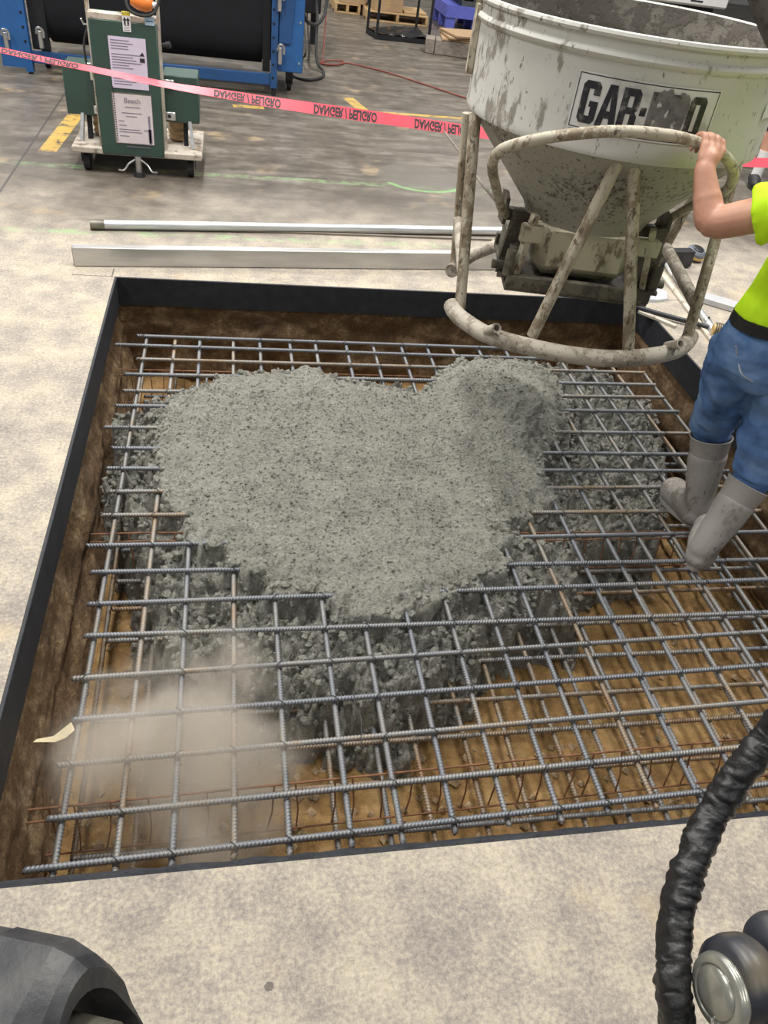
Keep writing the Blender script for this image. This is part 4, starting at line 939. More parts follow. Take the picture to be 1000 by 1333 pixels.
# power tool with tan body
a = atz(928, 428, 0.05); b = atz(968, 436, 0.05); d = (b-a).normalized()
t = thing('power_tool', (a+b)/2 - Z*0.05, 'tan and grey power tool lying behind the worker hip', 'tool')
part(MB().lathe([(0, 0), (0.028, 0.0), (0.034, 0.012), (0.034, 0.05), (0.044, 0.055), (0.048, 0.09), (0.048, 0.20), (0.03, 0.23), (0, 0.235)], a, d, 20), 'body', 'drillyellow', t)
k_ = MB()
for q in range(4): k_.lathe([(0.034, 0), (0.039, 0.002), (0.039, 0.006), (0.034, 0.008)], a + d*(0.008 + q*0.011), d, 20)
part(k_, 'collar', 'greycrate', t)
# wooden batten lines along right edge
for (p, q, lb) in [((858, 352), (955, 480), 'thin wooden batten lying beside the float handle'), ((832, 405), (880, 425), 'short wooden batten lying across the pit corner beneath the dark hose')]:
    solo(MB().bar(atz(*p, 0.008), atz(*q, 0.008), 0.03, 0.016, bev=0.002), 'batten', 'dolly', lb, 'batten')
# steel blade with tape measure
a = atz(828, 338, 0.05); b = atz(902, 338, 0.06)
t = thing('steel_channel', (2.9, 4.65, 0), 'dark steel channel lying on the floor behind the bucket leg', 'channel')
d = (b-a).normalized(); s_ = d.cross(Z).normalized()
part(MB().bar(a - Z*0.0, b, 0.006, 0.10), 'web', 'darkmetal', t); part(MB().bar(a + Z*0.05 - s_*0.03, b + Z*0.05 - s_*0.03, 0.07, 0.006), 'flange', 'darkmetal', t); part(MB().bar(a - Z*0.047 - s_*0.03, b - Z*0.047 - s_*0.03, 0.07, 0.006), 'flange', 'darkmetal', t)
c = aty(905, 328, 4.72)
t = thing('tape_measure', (c.x, c.y, c.z-0.05), 'round grey tape measure with yellow rim at the end of the steel channel', 'tape measure')
part(MB().lathe([(0, 0), (0.05, 0), (0.064, 0.012), (0.064, 0.05), (0.05, 0.064), (0, 0.066)], c - Z*0.035 , (0.1, -0.25, 1), 28), 'case', plain('grey case', (0.14, 0.16, 0.19), 0.4), t)
part(MB().lathe([(0, 0.066), (0.034, 0.066), (0.038, 0.07), (0.03, 0.074), (0, 0.074)], c - Z*0.035, (0.1, -0.25, 1), 24), 'face', 'darkmetal', t)
part(MB().lathe([(0.0645, 0.012), (0.0665, 0.014), (0.0665, 0.03), (0.0645, 0.032)], c - Z*0.035, (0.1, -0.25, 1), 28), 'band', 'drillyellow', t)
# white-grey spill beside the bucket gate
c = atz(843, 384, 0.0); n = 26; vs = [(c.x, c.y, 0.022)]; fs = []
for k in range(n):
    a = 2*math.pi*k/n; q = 1 + 0.18*noise.noise(Vector((math.cos(a)*1.5, math.sin(a)*1.5, 2))); vs.append((c.x + 0.13*q*math.cos(a), c.y + 0.10*q*math.sin(a), 0.016))
for k in range(n): vs.append((c.x + (vs[k+1][0]-c.x)*1.06, c.y + (vs[k+1][1]-c.y)*1.06, 0.0))
fs = [(0, 1+k, 1+(k+1) % n) for k in range(n)] + [(1+k, 1+n+k, 1+n+(k+1) % n, 1+(k+1) % n) for k in range(n)]
solo(MB().add(vs, fs), 'trowel_disc', 'greybar', 'whitish grey flat disc on the floor at the pit corner', 'disc')

# ------------------------------------------------------------------ machine parts in the near foreground
mc = thing('casting_block', (-0.25, 0.25, 0), 'worn black chamfered casting with a hollow arched end, near bottom left corner', 'machine part')
ZK = 0.75
e0 = atz(127, 1197, ZK); ax_ = (e0 - atz(9, 1174, ZK-0.04)).normalized()    # extrusion axis, near end raised a little
fw_ = Z.cross(ax_).normalized(); UPK = ax_.cross(fw_).normalized()
org = e0 - fw_*0.012
outer = [(0.0, -0.03), (-0.03, 0.0), (-0.13, 0.0), (-0.165, -0.035), (-0.175, -0.17), (-0.125, -0.17)]
K = 12; arch_c = (-0.078, -0.12); arch = []
for q in range(K+1):
    a_ = math.pi*q/K; arch.append((arch_c[0] - 0.050*math.cos(a_), arch_c[1] + 0.084*math.sin(a_)))
arch = [(arch[0][0], -0.30)] + arch + [(arch[-1][0], -0.30)]
outer2 = [(-0.075, -0.30), (0.002, -0.075), (-0.004, -0.03), (-0.028, 0.0), (-0.125, 0.0), (-0.155, -0.035), (-0.175, -0.30)]
# hollow profile: strip of quads between outer and arch outlines
def resample(poly, n):
    P_ = [Vector((a, b)) for a, b in poly]; L = [0]
    for i in range(1, len(P_)): L.append(L[-1] + (P_[i]-P_[i-1]).length)
    out = []
    for k in range(n):
        s = L[-1]*k/(n-1)
        for i in range(1, len(P_)):
            if L[i] >= s - 1e-9:
                t = (s-L[i-1])/max(1e-9, L[i]-L[i-1]); out.append(P_[i-1].lerp(P_[i], t)); break
    return out
NO = 41
Ro = []
for i_, c_ in enumerate([9, 3, 5, 10, 5, 8]):
    for k_ in range(c_): Ro.append(Vector(outer2[i_]).lerp(Vector(outer2[i_+1]), k_/c_))
Ro.append(Vector(outer2[-1])); Ri = resample(arch[::-1], NO)
def ring_at(u, sc):  # profile points at axial position u, outline shrunk towards arch
    o_ = [Ri[i].lerp(Ro[i], sc) for i in range(NO)]
    return [org + ax_*u + fw_*p.x + UPK*p.y for p in o_], [org + ax_*u + fw_*p.x + UPK*p.y for p in Ri]
vs = []; fs = []
secs = [(-0.15, 0.78), (-0.128, 1.0), (-0.04, 1.0), (-0.012, 0.80), (0.0, 0.60), (0.003, 0.55)]
for u, sc in secs: vs += ring_at(u, sc)[0]
inn = len(vs); vs += ring_at(-0.15, 1)[1]; vs += ring_at(0.004, 1)[1]
m_ = len(secs)
for i in range(m_-1):
    for k in range(NO-1): fs.append((i*NO+k, i*NO+k+1, (i+1)*NO+k+1, (i+1)*NO+k))
for k in range(NO-1):
    fs.append(((m_-1)*NO+k, (m_-1)*NO+k+1, inn+NO+k+1, inn+NO+k)); fs.append((inn+k, inn+k+1, inn+NO+k+1, inn+NO+k)); fs.append((k, k+1, inn+k+1, inn+k))
part(MB().add(vs, fs), 'casting', 'castblack', mc, angle=13)
part(MB().lathe([(0.05, 0.0), (0.052, 0.006), (0.052, 0.05), (0.048, 0.055)], org + ax_*(-0.06) + fw_*(-0.085) + Z*(-0.115), ax_, 24) if False else MB().pipe(org + ax_*(-0.4) + fw_*(-0.092) + UPK*(-0.112), org + ax_*0.03 + fw_*(-0.092) + UPK*(-0.112), 0.034, 0.020, 24), 'pin_tube', 'castgrey', mc, 'bare worn steel tube')
part(MB().prism([(p.x, p.y) for p in Ri], org + ax_*(-0.05), fw_, UPK, -ax_, 0.01), 'shade_plate', 'black', mc, smooth=False)  # added black plate standing in for the shade inside the arch
sup = org + ax_*(-0.30) + fw_*(-0.085)
part(MB().box((sup.x-0.05, sup.y-0.06, 0.0), (sup.x+0.05, sup.y+0.04, ZK-0.16), bev=0.01), 'support_post', 'castblack', mc)
lb = org + ax_*(-0.155) + fw_*0.02
part(MB().prism([(-0.19, -0.04), (-0.16, -0.022), (-0.03, -0.022), (0.0, -0.05), (0.0, -0.20), (-0.19, -0.20)], org + ax_*(-0.148), fw_, UPK, -ax_, 0.35), 'end_block', 'castblack', mc)

rc = thing('pivot_joint', (0.75, 0.3, 0), 'dark machine pivot with a pale oval steel cap, near bottom right corner', 'machine part')
c0 = atz(934, 1292, 0.78)
tw0 = -Vector(ray(934, 1292)).normalized(); rt_ = Vector(RWC[:, 0]); up_ = Vector(RWC[:, 1])
pa = (rt_*-0.86 + up_*-0.10 + tw0*0.46).normalized()      # cap axis leans towards the left
KS = 0.62
def kl(p, q=0.0): return [(a*KS, (b+q)*KS) for a, b in p]
part(MB().lathe(kl([(0, 0.016), (0.030, 0.015), (0.046, 0.010), (0.050, 0.004), (0.054, 0.007), (0.064, 0.006), (0.071, 0.0), (0.074, -0.008), (0.072, -0.016)]), c0, pa, 40), 'cap', 'cap', rc, 'pale oval steel cap')
pn = c0 + pa*0.003 + up_*-0.034 + rt_*0.008
part(MB().lathe(kl([(0.012, 0), (0.012, 0.012), (0.007, 0.016), (0.007, 0.026), (0, 0.028)]), pn, pa, 14), 'grease_nipple', 'chrome', rc)
part(MB().lathe(kl([(0.0, -0.012), (0.066, -0.012), (0.080, -0.022), (0.086, -0.045), (0.086, -0.075), (0.078, -0.09), (0.0, -0.09)]), c0 + up_*0.013, pa, 40), 'pivot_boss', 'bluegrey', rc)
am = (up_*-1.0 + rt_*0.42 - tw0*0.25).normalized()
part(MB().tube([c0 - pa*0.05 + up_*0.02, c0 - pa*0.05 + am*0.08, c0 - pa*0.06 + am*0.30], [(0.036, 0.030), (0.038, 0.03), (0.04, 0.03)], 20), 'arm', 'bluegrey', rc)
part(MB().bar(c0 - pa*0.07 - up_*0.0, c0 - pa*0.22 - up_*0.015, 0.085, 0.085, up=tuple(up_), bev=0.012), 'bracket', 'castblack', rc)
c1 = atz(1006, 1228, 0.80)
part(MB().lathe(kl([(0, 0.02), (0.045, 0.018), (0.058, 0.008), (0.062, -0.01), (0.058, -0.03), (0, -0.03)]), c1, (pa*0.5 + tw0*0.6).normalized(), 36), 'side_disc', 'bluegrey', rc)
part(MB().box((c0.x+0.12, c0.y-0.14, 0.0), (c0.x+0.24, c0.y-0.02, 0.78), bev=0.01), 'support_post', 'castblack', rc)
# black sleeved hose
hp = [(1060, 905, 0.98), (1000, 962, 0.90), (962, 1008, 0.86), (930, 1055, 0.82), (908, 1105, 0.80), (890, 1155, 0.78), (880, 1215, 0.76), (876, 1275, 0.74), (882, 1340, 0.70), (892, 1420, 0.58)]
hc_ = curve_pts([Vector((0.93, 0.12, 0.70)), Vector((1.06, 0.28, 0.92)), Vector((0.95, 0.52, 1.02))] + [atz(*p) for p in hp], 26); n = len(hc_); seg = 30; vs = []; fs = []
u = None
for i, c in enumerate(hc_):
    d = (hc_[min(n-1, i+1)] - hc_[max(0, i-1)]).normalized()
    if u is None: u = d.orthogonal().normalized()
    u = (u - d*u.dot(d)).normalized(); w = d.cross(u); s = i*0.0048
    for k in range(seg):
        a = 2*math.pi*k/seg
        ca, sa = math.cos(a), math.sin(a)
        big_ = noise.noise(Vector((s*17, ca*0.5, sa*0.5))); sk_ = s + 0.012*math.sin(a + 3*noise.noise(Vector((s*5, 1, 1))))
        crease = 1 - abs(noise.noise(Vector((sk_*44, ca*0.8, sa*0.8))))*2.2
        r = 0.0235 + 0.0038*big_ + 0.0038*noise.noise(Vector((sk_*40, ca*1.1, sa*1.1))) - 0.0030*max(0, crease)**3; vs.append(c + u*r*ca + w*r*sa)
for i in range(n-1):
    for k in range(seg): fs.append((i*seg+k, i*seg+(k+1) % seg, (i+1)*seg+(k+1) % seg, (i+1)*seg+k))
fs.append(tuple(range(seg))); fs.append(tuple((n-1)*seg+k for k in range(seg)))
solo(MB().add(vs, fs), 'hydraulic_hose', 'hose', 'wrinkled black sleeved hose rising along the right edge of the view', 'hose', angle=180)

# ------------------------------------------------------------------ green cabinet cart
ct = thing('equipment_cart', (-0.63, 5.95, 0), 'dark green equipment cabinet with posted papers on a beige wheeled dolly', 'cart')
part(MB().box((-1.05, 5.66, 0.125), (-0.21, 6.25, 0.165), bev=0.006), 'platform', 'dolly', ct)
mb = MB()
for x in (-1.0, -0.87, -0.72, -0.54, -0.38, -0.26): mb.cyl((x, 5.70, 0.165), (x, 5.70, 0.170), 0.008, seg=8)
part(mb, 'bolt', 'chrome', ct)
for x in (-0.97, -0.29):
    for y in (5.74, 6.17):
        w = part(MB().cyl((x-0.02, y, 0.055), (x+0.02, y, 0.055), 0.055, seg=24), 'caster_wheel', 'rubber', ct)
        m2 = MB().bar((x-0.032, y, 0.05), (x-0.032, y, 0.125), 0.03, 0.006, up=(1, 0, 0)).bar((x+0.032, y, 0.05), (x+0.032, y, 0.125), 0.03, 0.006, up=(1, 0, 0)); part(m2, 'fork', 'darkmetal', w)
lk = part(MB().cyl((-0.63, 5.66, 0.03), (-0.63, 5.66, 0.13), 0.022, seg=14), 'floor_lock', 'chrome', ct)
part(MB().cyl((-0.63, 5.66, 0.0), (-0.63, 5.66, 0.03), 0.04, 0.032, seg=18), 'foot', 'rubber', lk)
for s in (-1, 1): part(MB().tube(curve_pts([(-0.63+s*0.02, 5.645, 0.11), (-0.63+s*0.06, 5.63, 0.085), (-0.63+s*0.09, 5.61, 0.05), (-0.63+s*0.125, 5.59, 0.055)], 5), 0.006, 8), 'pedal', 'chrome', lk)
cab = part(MB().box((-0.855, 5.655, 0.13), (-0.455, 5.70, 0.905), bev=0.006), 'front_panel', 'green', ct)
part(MB().box((-0.87, 5.70, 0.165), (-0.855, 5.78, 1.6)).box((-0.455, 5.70, 0.165), (-0.44, 5.78, 1.6)), 'frame_rail', 'dolly', ct)
part(MB().box((-0.855, 5.70, 0.165), (-0.455, 5.82, 0.93), bev=0.004), 'cabinet_body', 'green', ct)
part(MB().box((-0.855, 5.66, 0.905), (-0.455, 5.76, 0.935)), 'top_ledge', 'dolly', ct)
def sheet(x0, x1, z0, z1, mat, name, y=5.653, parent=cab): return part(MB().box((x0, y-0.0015, z0), (x1, y, z1)), name, mat, parent, smooth=False)
# px -> plane of the panel
def pp(x, y): q = aty(x, y, 5.652); return q.x, q.z
x0, z1 = pp(140, 46); x1, z0 = pp(194, 118); sheet(x0, x1, z0, z1, 'paperl', 'paper_sheet')
mb = MB()
for k in range(17):
    z = z1 - 0.02 - k*(z1-z0-0.03)/17; w = random.uniform(0.45, 0.95)
    if k in (4, 11): continue
    mb.box((x0+0.012, 5.6505, z-0.0022), (x0+0.012+(x1-x0-0.03)*w, 5.6515, z+0.0022))
part(mb, 'print_lines', 'ink', cab, smooth=False)
mb = MB().box((x0+0.18, 5.650, z0+0.155), (x0+0.21, 5.651, z0+0.178)); mb.prism([(0, 0), (0.03, 0), (0.018, 0.022)], (x0+0.18, 5.650, z0+0.19), X, Z, Y, 0.001); part(mb, 'print_symbol', 'inkdark', cab, smooth=False)
x0, z1 = pp(146, 121); x1, z0 = pp(201, 189)
sheet(x0-0.008, x1+0.004, z0-0.006, z1+0.008, 'castgrey', 'sleeve', 5.6545); sheet(x0, x1, z0, z1, 'paper', 'manual_cover')
part(text_mb('Beech', 0.042, ((x0+x1)/2, 5.6505, z1-0.05), X, Z, -Y), 'print_title', 'ink', cab, smooth=False)
mb = MB()
for (a, b, zz) in [(0.3, 0.7, 0.075), (0.2, 0.72, 0.11), (0.3, 0.6, 0.13), (0.1, 0.25, 0.16), (0.1, 0.3, 0.185), (0.1, 0.65, 0.21), (0.1, 0.7, 0.225), (0.1, 0.35, 0.25), (0.25, 0.9, 0.315), (0.5, 0.8, 0.295)]:
    mb.box((x0+(x1-x0)*a, 5.6505, z1-zz-0.0022), (x0+(x1-x0)*b, 5.6515, z1-zz+0.0022))
mb.box((x0+0.21, 5.6505, z1-0.30), (x0+0.222, 5.6515, z1-0.12)).box((x0+0.18, 5.6505, z1-0.212), (x0+0.21, 5.6515, z1-0.207)).box((x0+0.205, 5.6505, z1-0.285), (x0+0.228, 5.6515, z1-0.20))
part(mb, 'print_lines', 'ink', cab, smooth=False)
mb = MB()
for k in range(24): mb.box((x0+0.003, 5.650, z0+0.012+k*0.0138), (x0+0.011, 5.6515, z0+0.018+k*0.0138))
part(mb, 'spiral_binding', 'inkdark', cab, smooth=False)
x0, z1 = pp(158, 14); x1, z0 = pp(171, 42); sheet(x0, x1, z0, z1, 'white', 'warning_label'); part(MB().box((x0, 5.6505, z1-0.022), (x1, 5.6515, z1)), 'label_header', 'yellow', cab, smooth=False)
part(text_mb('CAUTION', 0.0155, ((x0+x1)/2, 5.649, z1-0.017), X, Z, -Y), 'label_text', 'inkdark', cab, smooth=False)
for q in (0.3, 0.7):
    xc = x0 + (x1-x0)*q; part(MB().prism([(-0.005, 0), (0.005, 0), (0.005, 0.022), (0.012, 0.022), (0, 0.040), (-0.012, 0.022), (-0.005, 0.022)], (xc, 5.6505, z1-0.07), X, Z, Y, 0.001), 'arrow', 'inkdark', cab, smooth=False)
mb = MB()
for k in range(3): mb.box((x0+0.006, 5.6505, z0+0.008+k*0.012), (x1-0.008, 5.6515, z0+0.011+k*0.012))
part(mb, 'print_lines', 'ink', cab, smooth=False)
x0, z1 = pp(188, 21); x1, z0 = pp(201, 34); sheet(x0, x1, z0, z1, 'bluelabel', 'blue_label'); part(MB().box((x0+0.006, 5.6505, z0+0.02), (x1-0.006, 5.6515, z1-0.022)), 'label_bar', 'bluedark', cab, smooth=False)
for (a0, a1, z0, z1, y) in [(-1.075, -0.845, 0.315, 0.605, 5.83), (-0.455, -0.225, 0.315, 0.60, 5.83)]:
    sb = part(MB().box((a0, y, z0), (a1, y+0.25, z1), bev=0.006), 'side_box', 'green', ct)
    hx_ = -0.86 if a0 < -0.9 else -0.42
    for zz in (z0+0.04, z1-0.05):
        hg_ = part(MB().box((hx_-0.045, y-0.014, zz-0.025), (hx_+0.04, y, zz+0.025), bev=0.003), 'hinge', 'chrome', sb)
    part(MB().cyl((hx_+0.0, y-0.016, z0+0.04), (hx_, y-0.013, z0+0.04), 0.012, seg=10), 'hinge_hole', 'inkdark', sb)
for s, xx in ((-1, -1.0), (1, -0.27)):
    part(MB().bar((xx, 5.80, 0.16), (xx + 0.02*s*-1, 5.86, 0.34), 0.05, 0.02, up=(1, 0, 0)), 'leg_strut', 'galv', ct)
    part(MB().bar((xx - s*0.05, 5.86, 0.16), (xx - s*0.05, 5.9, 0.34), 0.03, 0.03), 'leg_strut', 'black', ct)
    part(MB().lathe([(0, 0), (0.05, 0), (0.06, 0.02), (0.05, 0.04), (0.062, 0.06), (0.05, 0.08), (0.06, 0.11), (0.055, 0.14), (0, 0.14)], (xx - s*0.115, 5.98, 0.17), Z, 20), 'roller', 'wood', ct)
part(MB().tube([(-0.43, 5.70, 0.79), (-0.405, 5.69, 0.795)], 0.013, 12).tube([(-0.405, 5.69, 0.795), (-0.38, 5.685, 0.80)], 0.019, 12), 'side_knob', 'rubber', ct)
part(MB().tube([(-0.855, 5.72, 0.86), (-0.89, 5.71, 0.86), (-0.90, 5.70, 0.89)], 0.006, 8).tube([(-0.85, 5.72, 0.64), (-0.895, 5.70, 0.645)], 0.008, 8), 'side_hook', 'chrome', ct)
part(MB().tube(curve_pts([(-0.87, 5.72, 0.85), (-0.90, 5.71, 0.76), (-0.90, 5.71, 0.66), (-0.885, 5.71, 0.63)], 6), 0.007, 8), 'side_cable', 'rubber', ct)
# orange tool resting on the ledge
c = aty(186, 3, 5.70); c.z = max(c.z, 0.985)
t = thing('orange_hand_tool', (c.x, c.y, 0.935), 'orange hand tool with black cable lying on the green cabinet top', 'tool')
part(MB().lathe([(0, -0.075), (0.03, -0.07), (0.045, -0.03), (0.048, 0.02), (0.035, 0.05), (0.02, 0.06), (0, 0.062)], c, (1, -0.2, -0.1), 22), 'body', 'orange', t)
part(MB().lathe([(0, 0.06), (0.016, 0.06), (0.018, 0.075), (0.01, 0.085), (0, 0.085)], c, (1, -0.2, -0.1), 14), 'nose', 'white', t)
part(MB().tube(curve_pts([c + Vector((-0.1, 0, 0.06)), c + Vector((-0.085, -0.045, -0.03)), c + Vector((-0.02, -0.06, -0.06)), c + Vector((0.06, -0.055, -0.045)), c + Vector((0.10, -0.03, 0.03)), c + Vector((0.11, 0, 0.12))], 7), 0.009, 8), 'cable', 'rubber', t)

# ------------------------------------------------------------------ blue machine
bm_ = thing('blue_machine', (-0.6, 9.0, 0), 'blue steel framed machine with a wide black curtained opening behind the cart', 'machine')
def holes(parent, x, y, zs, name='bolt_hole'):
    mb = MB()
    for z in zs: mb.cyl((x, y-0.004, z), (x, y+0.001, z), 0.011, seg=8)
    part(mb, name, 'black', parent)
ps = part(MB().box((-2.02, 8.26, 0.05), (-1.83, 8.30, 1.7)).box((-1.83, 8.26, 0.02), (-1.77, 8.34, 1.7)), 'corner_post', 'blue', bm_); holes(ps, -1.80, 8.26, [0.15 + 0.11*k for k in range(10)])
ps = part(MB().box((0.355, 8.26, 0.07), (0.415, 8.32, 1.7)), 'corner_post', 'bluedark', bm_); holes(ps, 0.375, 8.26, [0.16 + 0.11*k for k in range(10)])
part(MB().cyl((0.385, 8.29, 0.0), (0.385, 8.29, 0.08), 0.02, seg=10), 'levelling_foot', 'darkmetal', bm_); part(MB().cyl((-1.80, 8.30, 0.0), (-1.80, 8.30, 0.08), 0.02, seg=10), 'levelling_foot', 'darkmetal', bm_)
part(MB().box((-1.77, 8.28, 0.09), (0.355, 8.32, 0.185), bev=0.004), 'bottom_rail', 'bluedark', bm_)
sp2 = part(MB().box((0.42, 8.30, 0.21), (0.655, 9.2, 1.7), bev=0.006), 'side_panel', 'blue', bm_)
mb = MB()
for z in (0.29, 0.62, 0.95, 1.3): mb.lathe([(0.012, 0), (0.009, 0.006), (0, 0.007)], (0.62, 8.30, z), (0, -1, 0), 10)
part(mb, 'bolt', 'chrome', sp2)
part(MB().prism([(0.0, 0.45), (0.10, 0.45), (0.13, 0.75), (0.13, 1.1), (0.0, 1.1)], (0.43, 8.30, 0.0), X, Z, -Y, 0.02), 'stiffener', 'bluedark', sp2)
part(MB().box((-1.83, 8.9, 0.19), (0.40, 9.4, 1.75)), 'back_panel', 'black', bm_)
# big curtain roll with its rounded bottom
pr2 = [(0.0, 1.75), (0.0, 0.55), (0.015, 0.42), (0.06, 0.32), (0.13, 0.25), (0.22, 0.22), (0.5, 0.22), (0.5, 1.75)]
part(MB().prism(pr2, (-1.62, 8.36, 0), Y, Z, X, 1.9), 'curtain', 'navy', bm_, angle=60)
for q_ in ((-1.76, -1.62), (0.28, 0.35)): part(MB().box((q_[0], 8.35, 0.19), (q_[1], 8.40, 1.7)), 'inner_stile', 'black', bm_)
st_ = MB()
for (xa, xb, z) in [(-0.42, 0.02, 0.235), (0.10, 0.27, 0.205)]:
    st_.prism([(0, 0.018), (0.5*(xb-xa), 0.022), (xb-xa, 0.004), (xb-xa, 0), (0.5*(xb-xa), -0.008), (0, 0.002)], (xa, 8.345, z), X, Z, Y, 0.01)
part(st_, 'pale_strip', 'chrome', bm_)  # two narrow pale strips along the curtain bottom
for (x, z) in [(0.44, 0.38), (0.425, 0.80), (-1.66, 0.32), (-1.95, 0.28)]:
    lt = part(MB().box((x-0.022, 8.225, z-0.10), (x+0.015, 8.26, z+0.04), bev=0.006), 'latch', 'chrome', bm_)
    part(MB().tube(curve_pts([(x-0.03, 8.225, z+0.02), (x-0.01, 8.20, z+0.065), (x+0.028, 8.215, z+0.05), (x+0.03, 8.22, z-0.01)], 5), 0.011, 8), 'latch_lever', 'chrome', lt)
for x in (0.55, -1.7): 
    w = part(MB().cyl((x-0.02, 8.6, 0.05), (x+0.02, 8.6, 0.05), 0.05, seg=18), 'caster_wheel', 'rubber', bm_); part(MB().box((x-0.035, 8.57, 0.05), (x+0.035, 8.66, 0.22)), 'fork', 'darkmetal', w)
# black cabinet and cables
eb = thing('electrical_box', (0.98, 11.3, 0), 'tall narrow black electrical box beside the blue machine', 'electrical box')
part(MB().box((0.72, 11.0, 0.35), (1.06, 11.4, 1.8), bev=0.01), 'box', 'black', eb); part(MB().box((0.80, 10.985, 0.9), (0.85, 11.0, 1.25)), 'handle', 'darkmetal', eb)
part(MB().box((0.76, 11.15, 0.0), (0.82, 11.25, 0.36)).box((0.96, 11.15, 0.0), (1.02, 11.25, 0.36)), 'leg', 'black', eb)
def cable(name, mat, label, pts, r, cat='cable', group=None): return solo(MB().tube(curve_pts(pts, 10), r, 8), name, mat, label, cat, group)
cable('power_cable', 'rubber', 'thick black cable looping from the blue machine to the floor', [(0.62, 9.25, 0.15), aty(380, 98, 9.2), atz(400, 104, 0.015), atz(418, 101, 0.015), atz(421, 93, 0.02), atz(412, 75, 0.10), (1.0, 10.8, 0.35), (0.98, 10.97, 0.6)], 0.016)
cable('power_cable', 'rubber', 'black cable bowing between blue machine and black electrical box', [aty(394, 14, 9.2), aty(400, 28, 9.6), aty(412, 32, 10.2), aty(422, 20, 10.6), aty(426, 0, 10.9), (1.25, 11.0, 1.4), (1.05, 11.1, 1.5)], 0.019)
cable('power_cable', 'rubber', 'thin black cable hanging under the black electrical box', [(0.85, 11.1, 0.36), atz(398, 66, 0.2), atz(393, 76, 0.02), atz(402, 76, 0.015), (0.9, 11.1, 0.36)], 0.010)
cable('extension_cord', 'redcable', 'red extension cord coiled on the floor and running towards the bucket', [aty(426, 0, 11.6), aty(423, 40, 10.6), atz(420, 76, 0.02), atz(417, 82, 0.012), atz(430, 85, 0.012), atz(446, 83, 0.014), atz(444, 79, 0.012), atz(424, 79, 0.018), atz(421, 83, 0.022), atz(440, 84, 0.024), atz(452, 82, 0.012), atz(500, 93, 0.012), atz(560, 112, 0.012), atz(606, 127, 0.012), atz(660, 140, 0.012), atz(800, 150, 0.012)], 0.008, 'cord')

# ------------------------------------------------------------------ storage at the back
def pallet(name, loc, w, d, label, mat='wood', rz=0.0):
    t = thing(name, loc, label, 'pallet'); L = Vector(loc); R_ = Matrix.Rotation(rz, 3, 'Z')
    def bxp(nm, lo, hi):
        q = MB().box(lo, hi, bev=0.004); q.v = [tuple(L + R_ @ Vector(p)) for p in q.v]; part(q, nm, mat, t)
    n = 7
    for k in range(n):
        y = k*(d-0.09)/(n-1); bxp('deck_board', (0, y, 0.115), (w, y+0.09, 0.135))
    for x in (0, w/2-0.02, w-0.04): bxp('stringer', (x, 0, 0.022), (x+0.04, d, 0.115))
    for y in (0, d/2-0.05, d-0.1): bxp('bottom_board', (0, y, 0), (w, y+0.1, 0.02))
    return t
pallet('wooden_pallet', (2.0, 13.55, 0), 0.95, 0.9, 'pale wooden pallet on the floor behind the black display frame')
pallet('wooden_pallet', (1.56, 14.0, 0), 0.40, 0.9, 'wooden pallet standing under the cardboard carton at the back')
def carton(lo, hi, label):
    t = thing('carton', ((lo[0]+hi[0])/2, (lo[1]+hi[1])/2, lo[2]), label, 'carton')
    part(MB().box(lo, hi, bev=0.004), 'box', 'card', t); part(MB().box(((lo[0]+hi[0])/2-0.03, lo[1]-0.002, lo[2]+0.05), ((lo[0]+hi[0])/2+0.03, lo[1], hi[2])), 'packing_tape', 'wood', t)
carton((1.64, 14.02, 0.137), (2.04, 14.8, 0.75), 'brown cardboard carton on the left pallet at the back')
carton((2.1, 13.62, 0.137), (2.55, 14.3, 0.62), 'brown cardboard carton on the pale pallet behind the display frame')
mb = MB()
st_ = thing('stacked_boards', (2.7, 14.1, 0.137), 'few pale planks lying on the pale wooden pallet', 'planks')
for k in range(3): part(MB().box((2.58, 13.62+k*0.2, 0.138), (2.93, 13.78+k*0.2, 0.165)), 'plank', 'wood', st_)
# black display frame with a plastic-wrapped tray
df = thing('display_frame', (2.3, 12.5, 0), 'black open tubular frame with a plastic wrapped tray at its foot', 'frame')
fc = [atz(478, 43), atz(490, 51), atz(557, 58), atz(541, 41)]
ft = [Vector((p.x, p.y, 0)) for p in fc]
for p in ft:
    part(MB().box((p.x-0.016, p.y-0.016, 0), (p.x+0.016, p.y+0.016, 1.9)), 'post', 'black', df)
for i in range(4):
    a, b = ft[i], ft[(i+1) % 4]; part(MB().bar(a + Z*0.03, b + Z*0.03, 0.03, 0.05), 'base_bar', 'black', df)
    part(MB().bar(a + Z*1.88, b + Z*1.88, 0.03, 0.03), 'top_bar', 'black', df)
cc = sum(ft, Vector())/4; vs = []; fs = []; n = 18
for j in range(n+1):
    for i in range(n+1):
        u, v = i/n, j/n; p = ft[1].lerp(ft[2], u).lerp(ft[0].lerp(ft[3], u), v); vs.append((p.x, p.y, 0.07 + 0.035*noise.noise(Vector((u*4, v*4, 2))) + 0.02*noise.noise(Vector((u*11, v*11, 5)))))
for j in range(n):
    for i in range(n): a = j*(n+1)+i; fs.append((a, a+1, a+n+2, a+n+1))
part(MB().add(vs, fs), 'plastic_wrap', 'blackplastic', df, angle=180)
